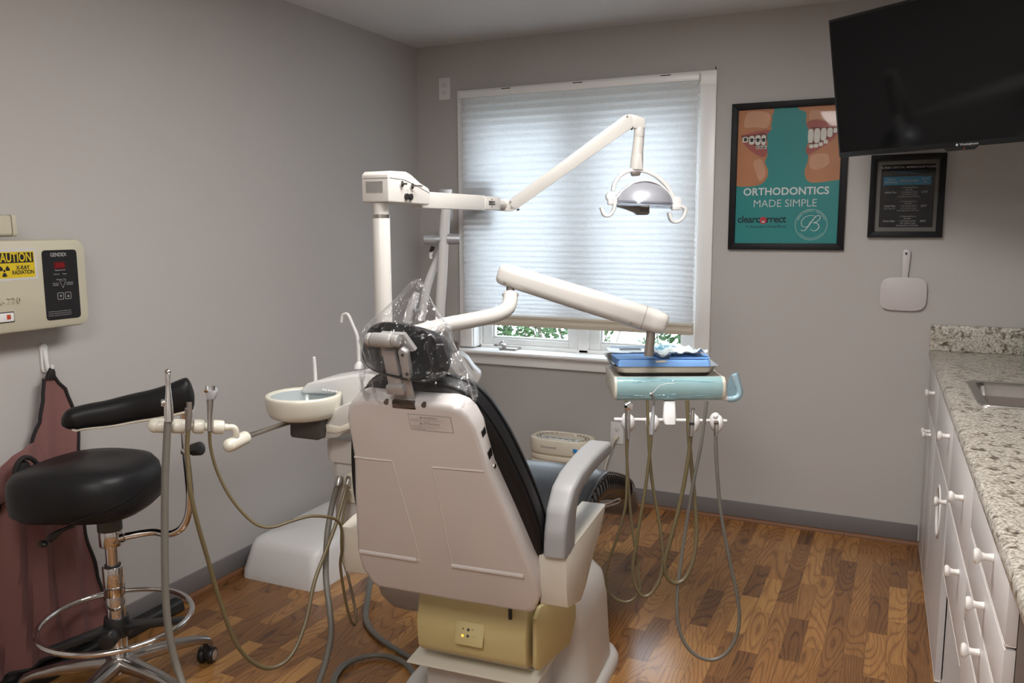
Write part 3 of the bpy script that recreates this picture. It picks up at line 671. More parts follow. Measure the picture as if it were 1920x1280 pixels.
SU0, SU1, SXa, SXb = .80, 1.22, .095, .50       # sink cut-out
ct = kthing('countertop', 'long speckled grey granite countertop with backsplash along the right wall', 'countertop', .3, -1.4)
def slab(b, xa, xb, ua, ub): b.box((xa, -ub, .870), (xb, -ua, .909), M['granite'], X=KF)
b = MB(); XE = .635
def edge_prof(): return [(.012, .909), (.005, .906), (.001, .899), (0, .890), (.001, .878), (.006, .871), (.016, .869), (.05, .869), (.05, .909)]
b.prism([(x, -.003, z) for x, z in edge_prof()], (0, -2.95, 0), M['granite'], X=KF)
slab(b, .05, SXa, .017, 2.951); slab(b, SXb, XE, .017, 2.951); slab(b, SXa, SXb, .017, SU0); slab(b, SXa, SXb, SU1, 2.951); b.obj('slab', ct)
b = MB(); b.box((2.632, -.026, .9095), (3.30, -.001, 1.023), M['granite'], .002); b.obj('backsplash', ct)
sk = kthing('sink', 'small stainless steel sink set in the granite countertop', 'sink', .3, -1.0)
def ringrect(cx, cy, w_, d_, r, z): return [(cx+u, cy+v, z) for u, v in rrect(w_, d_, r, 6)]
scx, scy = (SXa+SXb)/2, -(SU0+SU1)/2; sw, sd = SXb-SXa, SU1-SU0
b = MB(); b.loft([ringrect(scx, scy, sw+.03, sd+.03, .03, .9095), ringrect(scx, scy, sw+.028, sd+.028, .03, .913), ringrect(scx, scy, sw-.022, sd-.022, .035, .9125), ringrect(scx, scy, sw-.036, sd-.036, .04, .902),
    ringrect(scx, scy, sw-.055, sd-.055, .05, .78), ringrect(scx, scy, sw-.12, sd-.12, .05, .755), ringrect(scx, scy, .10, .10, .049, .750)], M['steel'], cap=(False, True), X=KF)
b.obj('basin', sk)
b = MB(); b.lathe([(.042, 0), (.040, .004), (.03, .002)], M['chrome'], (scx, scy, .7505), X=KF); b.obj('drain', sk)
gb = kthing('bottle', 'tall pale green plastic bottle against the granite backsplash', 'bottle', .385, -.075)
GX = KF @ Matrix.Translation((.385, -.075, .9092))
b = MB(); b.lathe([(.028, 0), (.0335, .004), (.0335, .115), (.030, .135), (.017, .152), (.014, .158), (.014, .17)], M['greenglass'], X=GX); b.obj('body', gb)
b = MB(); b.lathe([(.017, .165), (.017, .185), (.008, .19), (.008, .20)], M['white'], X=GX); b.obj('cap', gb)

# ------------------------------------------------------------------ air purifier behind the chair
ap = thing('air_purifier', 'cream tower air purifier on the floor under the window', 'air purifier', (.955, -.19, 0))
AX = Matrix.Translation((.955, -.19, 0)) @ Matrix.Rotation(math.radians(-2), 4, 'Z')
def stad(w_, d_, z): return [(u, v, z) for u, v in superell(w_/2, d_/2, 2.9, 56)]
b = MB(); rings = [stad(.30, .16, 0), stad(.325, .19, .012)]
z = .012
for i in range(9):
    rings += [stad(.333, .198, z+.004), stad(.333, .198, z+.019), stad(.318, .184, z+.022), stad(.318, .184, z+.030)]; z += .0325
rings += [stad(.335, .20, z+.004)]
b.loft(rings, M['purif'], X=AX); b.obj('louvred_body', ap)
b = MB(); b.loft([stad(.337, .202, z+.003), stad(.339, .204, z+.006), stad(.339, .204, z+.066), stad(.333, .198, z+.073), stad(.318, .182, z+.076), stad(.312, .176, z+.070)], M['purif'], X=AX)
b.text('Honeywell', .020, M['greyprint'], AX @ basis((-.035, -.1026, z+.038), (1, 0, 0), (0, 0, 1)), bold=.006)
b.poly([(.105+u, -.0985, z+.018+v) for u, v in ((0, 0), (.024, .0), (.024, .016), (0, .018))], M['tape'], AX @ Matrix.Translation((-.004, -.004, .01))); hood = b.obj('hood', ap)
b = MB(); 
for s in (-1, 1):
    for k in range(2):
        for i in range(11):
            a = math.radians(-62+124*i/10); rx, ry = .142-.016*k, .084-.012*k
            b.box((-.004, -.0012, 0), (.004, .0012, .002), M['slot'], X=AX @ Matrix.Translation((s*rx*math.cos(a)*1.0, ry*math.sin(a), z+.0705)) @ Matrix.Rotation(math.atan2(ry*math.sin(a), s*rx*math.cos(a)), 4, 'Z'))
b.obj('vent_grille', hood)
b = MB(); b.box((-.105, -.055, z+.068), (.105, -.012, z+.073), M['lightbut'], .004, AX)
for i in range(5): b.box((-.085+i*.036, -.045, z+.0725), (-.057+i*.036, -.030, z+.0738), M['greyprint'], .0005, AX)
b.obj('button_strip', hood)
b = MB(); b.sphere((.05, .052, z+.074), .011, M['purif'], (1, 1, .8), X=AX); b.obj('knob', hood)

# ------------------------------------------------------------------ x-ray control box on the left wall
LW = basis((0, 0, 0), (0, 1, 0), (0, 0, 1))                      # left wall: x towards the window, y up, z out of the wall (-> +x)
xb = thing('xray_control_box', 'beige x-ray control box with yellow caution sticker on the left wall', 'x-ray control', (0, -2.50, 1.14))
BXo = LW @ Matrix.Translation((-2.56, 1.290, 0)); BXc = LW @ Matrix.Translation((-2.537, 1.2895, 0))   # feature frame, case frame; face at z = .115
BW, BH, BD = .575, .277, .115
def rr(w_, h_, r, z): return [(u, v, z) for u, v in rrect(w_, h_, r, 6)]
b = MB(); b.loft([rr(BW-.05, BH-.05, .025, 0), rr(BW-.03, BH-.03, .03, .035), rr(BW, BH, .034, .060), rr(BW, BH, .034, BD-.014), rr(BW-.008, BH-.008, .031, BD-.004), rr(BW-.024, BH-.024, .026, BD)], M['xbeige'], X=BXc)
FZ = BD
def face(u, v, dz=0, sx=1.0): return BXo @ Matrix.Translation((u, v, FZ+dz)) @ Matrix.Diagonal((sx, 1, 1, 1))
for i, ch in enumerate('GX-770'): b.text(ch, .026, M['xbeige'], face(-.006+i*.0152, -.042), depth=.005, bold=.006)
b.obj('case', xb)
b = MB(); b.prism([(.2155+u, -.004+v, FZ-.001) for u, v in rrect(.119, .217, .011)], (0, 0, .0022), M['panel'], X=BXo)
PZ = .0016
b.text('GENDEX', .0165, M['printw'], face(.211, .0895, PZ, .88), bold=.004, space=.95)
b.box((.193, .046, FZ+.001), (.232, .067, FZ+.0018), M['led'], X=BXo)
b.text('888', .020, M['segment'], face(.2125, .0565, PZ+.0004), bold=.01)
for s, u, v, sz in (('Exposure time', .2135, .0417, .0058), ('Seconds', .2, .0297, .0058), ('Pulses', .228, .0297, .0058), ('Bitewing  Post.', .216, .0126, .0056), ('MAXILLA', .195, .001, .0050), ('INCISOR', .195, -.0048, .0050), ('ANTERIOR', .243, .001, .0050), ('MANDIBLE', .243, -.0048, .0050)): b.text(s, sz, M['printw'], face(u, v, PZ))
def outline(b, pts, r, m, X): b.tube([(u, v, 0) for u, v in pts], r, m, n=6, closed=True, X=X)
outline(b, [(-.0105, .009), (.0105, .009), (0, -.0125)], .0008, M['printw'], face(.219, -.0015, PZ))
for u in (.2085, .2345): outline(b, rrect(.020, .0205, .003), .0007, M['printw'], face(u, -.0395, PZ))
b.poly([(-.004, .003, 0), (.004, .003, 0), (0, -.004, 0)], M['printw'], face(.2085, -.0395, PZ+.0006)); b.poly([(-.004, -.004, 0), (.004, -.004, 0), (0, .003, 0)], M['printw'], face(.2345, -.0395, PZ+.0006))
for i, s in enumerate(('WARNING: This x-ray unit may be dangerous to patient', 'and operator unless safe exposure factors and operating', 'instructions are observed. For use by qualified personnel')): b.text(s, .0034, M['printw'], face(.163, -.086-.0062*i, PZ), align='LEFT', bold=.01)
b.obj('keypad_panel', xb, label='black keypad panel with red display')
b = MB(); b.box((-.115, .018, FZ), (.138, .112, FZ+.0008), M['stickw'], X=BXo)
b.box((-.105, .0255, FZ+.0008), (.1305, .103, FZ+.0012), M['cyellow'], X=BXo); b.box((-.100, .070, FZ+.0012), (.127, .100, FZ+.0015), M['cblack'], X=BXo)
b.text('CAUTION', .037, M['cyellow'], face(.0640, .085, .0017, .69), bold=.02)
b.text('X-RAY', .0170, M['cblack'], face(.092, .055, .0016, .85), bold=.03); b.text('RADIATION', .0165, M['cblack'], face(.092, .041, .0016, .78), bold=.03)
tcx, tcy = .034, .0475
b.poly([(tcx+u, tcy+v, FZ+.0016) for u, v in circ(.0036, 16)], M['cblack'], BXo)
for a0 in (30, 150, 270):
    pts = [(.0062*math.cos(math.radians(a)), .0062*math.sin(math.radians(a))) for a in (a0-28, a0+28)]+[(.0175*math.cos(math.radians(a0+28-56*i/8)), .0175*math.sin(math.radians(a0+28-56*i/8))) for i in range(9)]
    b.poly([(tcx+u, tcy+v, FZ+.0016) for u, v in pts], M['cblack'], BXo)
b.obj('caution_sticker', xb, label='yellow and black caution sticker')
b = MB(); b.box((-.03, -.105, FZ-.002), (.053, -.073, FZ+.002), M['slot'], .001, BXo); b.box((-.026, -.102, FZ-.001), (.050, -.076, FZ+.005), M['white'], .002, BXo); b.box((.027, -.095, FZ+.004), (.039, -.081, FZ+.0062), M['redsw'], .0008, BXo); b.obj('power_switch', xb)
xm = thing('xray_arm_mount', 'beige rounded block on top of the x-ray control box', 'x-ray mount', (.06, -2.75, 1.434))
b = MB(); b.prism([(v+.055, -2.83, u+1.470) for u, v in rrect(.062, .085, .010)], (0, .352, 0), M['xbeige'], .004); b.obj('block', xm)
b = MB(); b.prism([(v+.055, -2.477, u+1.470) for u, v in rrect(.066, .089, .012)], (0, .014, 0), M['xbeige'], .003); b.prism([(v+.055, -2.56, u+1.4355) for u, v in rrect(.004, .03, .001)], (0, .05, 0), M['white']); b.obj('end_cap', xm)

# wall hook and lead apron
hk = thing('wall_hook', 'white adhesive plastic wall hook below the x-ray box', 'wall hook', (0, -2.335, 1.05))
HX = LW @ Matrix.Translation((-2.345, 1.045, 0))
b = MB(); b.prism([(u, v, 0) for u, v in rrect(.026, .095, .012)], (0, 0, .008), M['white'], .002, HX); b.obj('base_plate', hk)
b = MB(); b.tube([(0, .028, .007), (0, -.005, .012), (0, -.035, .018), (0, -.043, .030), (0, -.032, .038), (0, -.020, .040)], [.008, .007, .006, .006, .006, .005], M['white'], n=10, res=4, X=HX); b.obj('hook_arm', hk)
la = thing('lead_apron', 'maroon lead apron with black binding hanging from the wall hook', 'apron', (.06, -2.45, .02))
def fold(y, z):
    s = max(0, min(1, (.99-z)/.6)); return .034+.016*s+(.013*s+.003)*math.sin(y*62+1.6*math.sin(z*5))+.008*s*math.sin(y*25+z*3)
def cloth(rows, m, off=0.0, n=22, th=.006):
    b = MB(); t = bmesh.new(); g = []
    for z, yl, yr in rows: g.append([t.verts.new((fold(yl+(yr-yl)*i/n, z)+off, yl+(yr-yl)*i/n, z)) for i in range(n+1)])
    for a, c2 in zip(g[:-1], g[1:]):
        for i in range(n): t.faces.new((a[i], a[i+1], c2[i+1], c2[i]))
    r = bmesh.ops.extrude_face_region(t, geom=t.faces[:]); 
    for e in r['geom']:
        if isinstance(e, bmesh.types.BMVert): e.co.x -= th
    bmesh.ops.recalc_face_normals(t, faces=t.faces[:])
    b.merge(t, m); return b
def rows_of(ctrl, k=40):
    z0, z1 = ctrl[0][0], ctrl[-1][0]; out = []
    for i in range(k+1):
        z = z0+(z1-z0)*i/k
        for (za, la_, ra), (zb_, lb, rb) in zip(ctrl[:-1], ctrl[1:]):
            if za >= z >= zb_:
                f = (za-z)/(za-zb_); f = f*f*(3-2*f); out.append((z, la_+(lb-la_)*f, ra+(rb-ra)*f)); break
    return out
ctrl = [(.985, -2.375, -2.335), (.93, -2.385, -2.300), (.86, -2.40, -2.285), (.80, -2.425, -2.275), (.72, -2.47, -2.285), (.60, -2.56, -2.290), (.45, -2.62, -2.275), (.30, -2.66, -2.255), (.14, -2.70, -2.232), (.075, -2.72, -2.225)]
cloth(rows_of(ctrl), M['apron']).obj('body', la)
b = MB()
for side in (1, 2): b.tube([(fold(c2[side], c2[0])+.001, c2[side], c2[0]) for c2 in rows_of(ctrl)], .0055, M['binding'], n=8)
b.tube([(fold(-2.72+.495*i/20, .075), -2.72+.495*i/20, .073) for i in range(21)], .0055, M['binding'], n=8); b.obj('binding', la)
ctrl2 = [(.797, -2.475, -2.450), (.775, -2.525, -2.435), (.74, -2.58, -2.425), (.69, -2.62, -2.43), (.64, -2.64, -2.46)]
cloth(rows_of(ctrl2, 14), M['apron'], .045).obj('thyroid_collar', la)
b = MB(); b.tube([(.122, y, z) for y, z in ((-2.475, .735), (-2.495, .762), (-2.520, .772), (-2.540, .760), (-2.552, .735), (-2.552, .69))], .0075, M['binding'], n=8, res=5)
b.sphere((.112, -2.52, .725), .030, M['binding'], (.35, .9, 1.25)); b.obj('collar_binding_and_shade', la)  # black ellipsoid stands in for the shaded opening inside the collar
b = MB()
for dy in (-.012, 0, .011):
    b = MB(); b.tube([(.038, -2.352+dy, .98), (.041, -2.349+dy*.6, 1.0), (.036, -2.345, 1.014), (.030, -2.346+dy*.4, 1.002), (.030, -2.350+dy, .98)], .0055, M['binding'], n=8, res=4); b.obj('hanging_loop', la)
bb = MB(); bb.prism([(x, -3.3, z) for x, z in ((.0205, 0), (.070, 0), (.073, .006), (.068, .036), (.060, .044), (.0205, .044))], (0, 1.40, 0), M['black'], .003)
tag(bb.obj('floor_cable_cover'), 'black plastic cable cover on the floor along the left wall', 'cable cover')

# ================================================================== dental chair (own frame: x right, y forward, z up)
CHO, CHR = (1.43, -1.85, 0), math.radians(4.2)
CH = frame_xf(CHO, CHR)
dc = thing('dental_chair', 'reclined dental chair with white back shell and black vinyl upholstery', 'dental chair', CHO, CHR)
A22 = math.radians(22)
BK = CH @ basis((0, -.416, .48), (1, 0, 0), (0, -math.sin(A22), math.cos(A22)))   # x right, y up the slope, z out of the back (towards the camera)
def half(o): return o+[(-u, v) for u, v in o[::-1]]
# shell: outline from the bottom, right half
shell_r = [(.02, -.008), (.228, -.006), (.240, .008), (.258, .055), (.256, .125), (.214, .315), (.181, .450), (.170, .565), (.158, .600), (.143, .618), (.118, .627), (.02, .628)]
SO = [(u, v) for u, v in shell_r]+[(-u, v) for u, v in shell_r[::-1]]
def so(k, dz, dv=0): return [(u*(1-k/.24), (v-.3)*(1-k/.31)+.3+dv, dz) for u, v in SO]
b = MB(); b.loft([so(0, -.045), so(0, .000), so(.0015, .004), so(.006, .008), so(.014, .009)], M['shell'], X=BK)
sh_o = b.obj('back_shell', dc, sharp=50)
# recessed fields of the shell and its ledges
b = MB()
for pts in ([(-.178, .450), (-.072, .450), (-.064, .141), (-.075, .124), (-.246, .124)], [(.037, .445), (.172, .449), (.236, .135), (.226, .125), (.028, .124)]):
    n_ = len(pts)
    b.tube([(u, v, .0075) for u, v in pts[:2]], .0035, M['shell'], n=8, X=BK); b.tube([(u, v, .0035) for u, v in (pts[3], pts[4])], .010, M['shell'], n=16, X=BK)
b.tube([(-.072, .450, .0075), (-.063, .141, .0075), (-.066, .128, .0075), (-.076, .124, .0075)], .003, M['shell'], n=8, X=BK, res=4); b.tube([(.037, .445, .0075), (.028, .124, .0075)], .003, M['shell'], n=8, X=BK)
b.obj('ribs', sh_o)
for u, v in ((-.048, .6235), (.050, .6235)):
    b = MB(); b.prism([(u+p, v+r, .0) for p, r in circ(.006, 12)], (0, 0, .0095), M['slot'], X=BK); b.obj('screw_hole', sh_o)
b = MB(); b.prism([(u, v, 0) for u, v in ((-.032, .612), (.028, .612), (.026, .630), (-.030, .630))], (0, 0, .0105), M['black'], X=BK); b.obj('bar_slot', sh_o)
for v in (.535, .475):
    b = MB(); b.box((.155, v-.012, -.036), (.1735+(.535-v)*.10, v+.012, -.014), M['black'], X=BK); b.obj('side_slot', sh_o)
b = MB(); b.cyl((.170, .440, -.026), (.186, .440, -.026), .006, M['steel'], n=12, X=BK); b.obj('side_screw', sh_o)
b = MB(); b.box((.003, .553, .009), (.114, .598, .0097), M['stickg'], X=BK)
b.box((.0045, .5545, .0095), (.1125, .5965, .0100), M['shell'], X=BK)
for v, s in ((.590, '\u25b2 WARNING'), (.573, '\u25b2 ATTENTION')): b.text(s, .0075, M['greyprint'], BK @ Matrix.Translation((.056, v, .0103)), bold=.01)
for i, v in enumerate((.584, .5795, .566, .5615, .5575)): b.text(('Moving parts can crush and cut. Keep clear of', 'chair when it is in operation.', 'Pieces mobiles pouvant ecraser et couper.', 'Restez a distance du fauteuil lors de', 'son fonctionnement.')[i], .0044, M['greyprint'], BK @ Matrix.Translation((.008, v, .0103)), align='LEFT')
b.obj('warning_sticker', sh_o, label='pale warning sticker with small print')
# back cushion
cu_r = [(.0, -.02), (.19, -.02), (.225, .0), (.252, .06), (.266, .16), (.262, .25), (.247, .34), (.222, .44), (.196, .52), (.165, .585), (.125, .625), (.07, .642), (0, .645)]
def full(o, n=64):
    P = [(u, v) for u, v in o]+[(-u, v) for u, v in o[-2:0:-1]]
    S = spline([(u, v, 0) for u, v in P], 4, closed=True); return [(p.x, p.y) for p in S]
CO = full(cu_r)
def co(k, z, lift=0):
    return [(u*(1-k/.25), (v-.31)*(1-k/.33)+.31, z+lift*math.sin(v*9)) for u, v in CO]
b = MB(); b.loft([co(.02, -.040), co(.004, -.046), co(.0, -.06), co(-.002, -.085), co(.002, -.105), co(.012, -.125), co(.035, -.143), co(.075, -.155), co(.13, -.160)], M['vinyl'], X=BK)
cush = b.obj('back_cushion', dc, sharp=60)
b = MB(); b.tube([(u, v, -.095) for u, v in [(p[0]*1.008, (p[1]-.31)*1.006+.31) for p in CO]], .003, M['vinyl'], n=6, closed=True, X=BK); b.tube([(p[0]*1.004, (p[1]-.31)*1.004+.31, -.055) for p in CO], .0025, M['vinyl'], n=6, closed=True, X=BK)
b.obj('piping', cush)
# headrest on its two-hinged bar
HB = CH @ frame_xf((0, -.665, 1.18), 0)
hr = MB()
def hring(y, k, tilt=0.0):
    return [(u*k, y+tilt*v, v*k) for u, v in superell(.100, .064, 3.0, 40)]
hr.loft([hring(.0, .80), hring(-.012, .92), hring(-.006, .97), hring(.015, 1.0), hring(.045, 1.0), hring(.07, .96), hring(.09, .86), hring(.10, .65)], M['vinyl'], X=HB @ Matrix.Rotation(math.radians(8), 4, 'Y') @ Matrix.Rotation(math.radians(-14), 4, 'X'))
ho = hr.obj('headrest_cushion', dc, sharp=60)
b = MB()
b.box((-.030, .56, -.012), (.022, .70, -.004), M['barsteel'], .002, BK)
b.prism([(-.031, .0, 0), (.004, 0, 0), (.006, .10, 0), (-.026, .10, 0)], (0, 0, .012), M['barsteel'], .002, X=BK @ Matrix.Translation((0, .665, -.004)))
b.box((-.034, .652, -.014), (.008, .675, .016), M['barsteel'], .003, BK)
b.cyl((-.040, .795, .012), (.012, .795, .012), .0165, M['barsteel'], bev=.003, X=BK); b.cyl((.012, .795, .012), (.027, .795, .012), .0135, M['barsteel'], bev=.002, X=BK)
b.cyl((-.052, .795, .012), (-.041, .795, .012), .0155, M['barsteel'], bev=.003, X=BK)
b.prism([(u, v, 0) for u, v in ((.014, .700), (.034, .690), (.040, .765), (.028, .775), (.018, .77))], (0, 0, .018), M['barsteel'], .003, X=BK @ Matrix.Translation((0, 0, -.005)))
for v in (.71, .76): b.cyl((.029, v, .012), (.029, v, .015), .004, M['slot'], n=10, X=BK)
b.prism([(u, v, -.02) for u, v in ((-.03, .80), (.03, .80), (.05, .76), (-.04, .74))], (0, 0, .012), M['barsteel'], X=BK)
b.obj('headrest_bracket', dc, label='steel headrest bracket')
# seat and leg rest: cross-sections along y
seat = [(-.24, .545), (-.20, .553), (-.13, .562), (.0, .590), (.10, .625), (.22, .655), (.34, .652), (.46, .618), (.58, .578), (.70, .535), (.82, .488), (.92, .440), (1.0, .390), (1.03, .350)]
def sec(y, z, w_, th, dy=0.0): 
    return [(u, y-v*.25, z-th/2+v) for u, v in superell(w_, th/2, 3.4, 36)]
rings = [sec(seat[0][0]-.02, seat[0][1]-.02, .17, .05)]
for i, (y, z) in enumerate(seat):
    w_ = .235 if y < .3 else .235-.05*((y-.3)/.73)**1.5
    rings.append(sec(y, z, w_, .11 if y < -.1 else .135 if y < .3 else .135-.03*(y-.3)))
rings.append(sec(1.045, .315, .14, .05))
b = MB(); b.loft(rings, M['vinylseat'], X=CH); so_ = b.obj('seat_cushion', dc, sharp=60)
b = MB()
for s in (1, -1): b.tube([(s*((.235 if y < .3 else .235-.05*((y-.3)/.73)**1.5)-.006), y, z-.022) for y, z in seat], .004, M['vinylseat'], n=6, res=4, X=CH)
for s in (1, -1):
    for i in range(26):
        y = .12+.036*i
        for (ya, za), (yb, zb) in zip(seat[:-1], seat[1:]):
            if ya <= y <= yb: z = za+(zb-za)*(y-ya)/(yb-ya)
        w_ = (.235 if y < .3 else .235-.05*((y-.3)/.73)**1.5); b.tube([(s*(w_-.004), y, z-.03), (s*(w_+.0005), y+.012, z-.062), (s*(w_-.008), y+.02, z-.098)], .0022, M['vinylseat'], n=6, res=3, X=CH)
b.obj('piping_and_pleats', so_)
b = MB(); rr2 = []
for y, z in seat[8:]: rr2.append([(u*1.03, p*1.0+.004, q_+.003) for u, p, q_ in sec(y, z, .235-.05*((y-.3)/.73)**1.5, .128)])
rr2.append([(u, p+.006, q_) for u, p, q_ in sec(1.05, .315, .15, .06)]); b.loft(rr2[2:], M['clearcap'], cap=(False, True), X=CH); b.obj('toe_cover', dc, label='clear grey plastic toe cover')
# metal seat frame under the upholstery with side boxes (arm posts)
b = MB(); 
under = [(-.12, .485), (-.1, .49), (.1, .51), (.24, .53), (.40, .515), (.58, .465), (.66, .43), (.64, .41), (.4, .465), (.2, .475), (-.1, .44), (-.12, .45)]
b.prism([(-.17, y, z-.005) for y, z in under], (.34, 0, 0), M['copper'], .004, CH); b.obj('seat_pan', dc, label='brown underside pan of the seat')
def mirrored(f):
    for s in (1, -1): f(s)
def sidebox(s):
    b = MB()
    prof = [(-.435, .640), (-.375, .652), (-.045, .657), (-.10, .60), (-.19, .545), (-.255, .492), (-.30, .470), (-.42, .502), (-.432, .558)]
    t = [(s*.252, y, z) for y, z in prof]; b.prism(t, (s*.075, 0, 0), M['boxcream'], .004, CH, seg=2); b.obj('side_box', dc)
mirrored(sidebox)
def rrect_path(b, path, w_, th, m, X, r=.012):
    """a rounded rectangular bar along a path in the y-z plane; path items (y, z, ny, nz) with n the outer normal"""
    rings = []
    for x, y, z, ny, nz, ww, tt in path: rings.append([(x+u, y+ny*v, z+nz*v) for u, v in rrect(ww, tt, min(r, tt*.45), 4)])
    b.loft(rings, m, X=X)
def armrest(s):
    b = MB(); c = s*.298
    path = [(c, -.405, .642, -1, .1, .058, .10), (c, -.400, .70, -1, .12, .058, .095), (c, -.385, .748, -.97, .25, .060, .085), (c, -.352, .785, -.80, .60, .062, .066), (c, -.30, .803, -.30, .95, .064, .050), (c, -.20, .814, -.06, 1, .066, .046), (c, -.10, .818, 0, 1, .068, .044), (c, -.02, .816, 0, 1, .068, .042), (c, .01, .814, 0, 1, .060, .030)]
    P = []
    for (a, bq) in zip(path[:-1], path[1:]):
        for k in range(4):
            f = k/4; P.append(tuple(a[j]+(bq[j]-a[j])*f for j in range(7)))
    P.append(path[-1]); rrect_path(b, P, 0, 0, M['armgrey'], CH); b.obj('armrest', dc, sharp=50)
armrest(1)
# lift column, yellow rear cover, foot plate
b = MB()
def rrz(w_, d_, r, z, dx=0, dy=0): return [(u+dx, v+dy, z) for u, v in rrect(w_, d_, r, 5)]
b.loft([rrz(.60, .56, .10, 0, 0, .06), rrz(.60, .56, .10, .022, 0, .06), rrz(.575, .53, .09, .040, 0, .065), rrz(.54, .46, .08, .048, 0, .08)], M['ivory'], X=CH); b.obj('foot_plate', dc)
b = MB(); b.loft([rrz(.56, .34, .06, .046, 0, .10), rrz(.55, .33, .06, .12, 0, .10), rrz(.54, .32, .06, .27, 0, .09), rrz(.52, .31, .07, .35, 0, .08), rrz(.44, .28, .08, .405, -.0, .07), rrz(.30, .26, .08, .43, 0, .06)], M['ivory'], X=CH); b.obj('lift_column', dc, sharp=45)
yb = MB()
yb.prism([(-.160, y, z) for y, z in ((-.16, .232), (-.255, .228), (-.298, .243), (-.315, .262), (-.322, .34), (-.290, .455), (-.16, .46))], (.336, 0, 0), M['yellow'], .008, CH)
yb.prism([(-.166, -.10, .228), (.170, -.10, .228), (.170, -.10, .46), (-.166, -.10, .46)], (0, -.06, 0), M['yellow'], .004, CH)
yo = yb.obj('pump_cover', dc, label='yellowed plastic pump cover under the back')
b = MB(); b.prism([(.190, y, z) for y, z in ((-.305, .255), (-.285, .238), (-.10, .235), (-.06, .30), (-.06, .335), (-.10, .42), (-.28, .425), (-.306, .40))], (.014, 0, 0), M['yellow'], .005, X=CH @ Matrix.Translation((.186, -.30, .35)) @ Matrix.Rotation(math.radians(-10), 4, 'Z') @ Matrix.Translation((-.186, .30, -.35)))
b.obj('pump_cover_side', dc)
TL = math.atan2(.023, .065)
YX = CH @ basis((.012, -.3225, .336), (1, 0, 0), (0, .27, .963))
b = MB(); b.prism([(u-.002, v-.006, 0) for u, v in rrect(.086, .064, .006)], (0, 0, .0035), M['yellow'], .001, YX)
for u, v, m_ in ((-.022, .006, 'slot'), (-.006, .005, 'slot'), (-.006, -.012, 'slot')): b.prism([(u+p, v+r, .003) for p, r in circ(.0042 if u > -.01 else .0022, 14)], (0, 0, .001), M[m_], X=YX)
b.sphere((-.022, -.013, .0035), .0036, M['amber'], (1, 1, .6), X=YX)
for u, v, s in ((.010, .007, '0 \u2013'), (.010, -.012, '\u2013 1')): b.text(s, .009, M['slot'], YX @ Matrix.Translation((u, v, .0040)))
b.obj('indicator_plate', yo, label='small control plate with an amber light')
b = MB(); b.cyl((.130, -.318, .435), (.133, -.326, .395), .0055, M['black'], X=CH, bev=.002); b.obj('latch', yo)
b = MB(); b.cyl((-.01, -.312, .45), (-.01, -.318, .43), .016, M['black'], X=CH); b.obj('release_knob', yo)
b = MB(); b.prism([(-.20, y, z) for y, z in ((-.31, .196), (-.31, .202), (-.12, .215), (-.12, .196))], (.40, 0, 0), M['cream'], .002, CH); b.box((-.17, -.24, .05), (.17, -.06, .21), M['ivory'], .004, CH); b.obj('lower_tray', dc, label='pale lower cover lip')
b = MB(); b.lathe([(.02, -.10), (.07, -.09), (.092, -.05), (.095, 0), (.09, .05), (.06, .09), (.02, .10)], M['silver'], (-.235, -.18, .395), (1, 0, 0), n=28, X=CH, sy=.9); b.obj('tilt_motor', dc, label='silver rounded tilt motor')
b = MB(); b.tube([(.16, .36, .505), (.185, .44, .492), (.20, .52, .472), (.19, .56, .452), (.17, .48, .462), (.16, .38, .485)], .0035, M['white'], n=8, res=5, X=CH); b.obj('cable_loop', dc, label='white cable loop under the leg rest')
b = MB(); b.tube([(.17, .34, .507), (.20, .46, .482), (.21, .60, .455), (.20, .63, .430), (.18, .52, .448), (.17, .38, .490)], .0035, M['white'], n=8, res=5, X=CH); b.obj('cable_loop', dc, label='white cable loop under the leg rest')

# clear plastic cover over the headrest
pc2 = thing('headrest_cover', 'clear crumpled plastic bag pulled over the chair headrest', 'plastic cover', CH @ Vector((0, -.66, 1.08)))
random.seed(4)
prof = [(-.122, .112, .060, .014), (-.108, .124, .078, .014), (-.090, .124, .088, .012), (-.060, .116, .092, .006), (-.02, .110, .090, 0), (.02, .107, .088, 0), (.055, .098, .080, 0), (.075, .080, .064, .004), (.10, .056, .044, .012), (.125, .034, .028, .020), (.148, .018, .016, .026), (.158, .006, .008, .028)]
rings = []
for k, (z, a, d, dx) in enumerate(prof):
    r = []
    for i in range(64):
        t = 2*math.pi*i/64; nz_ = noise.noise(Vector((math.cos(t)*2.2, math.sin(t)*2.2, z*16)))*.5+noise.noise(Vector((math.cos(t)*6+3, math.sin(t)*6, z*26)))*.35
        f = 1+(.26 if z < -.05 else .16)*(1-2*abs(nz_))*(1 if k else 1.2)-.06; r.append((a*f*math.cos(t)+dx+(.012 if z < 0 else 0), .03+d*f*math.sin(t), z*1.0+.012*noise.noise(Vector((t*2, z*9, 1)))))
    rings.append(r)
b = MB(); b.loft(rings, M['film'], cap=(False, True), X=HB); b.obj('film', pc2, sharp=22)

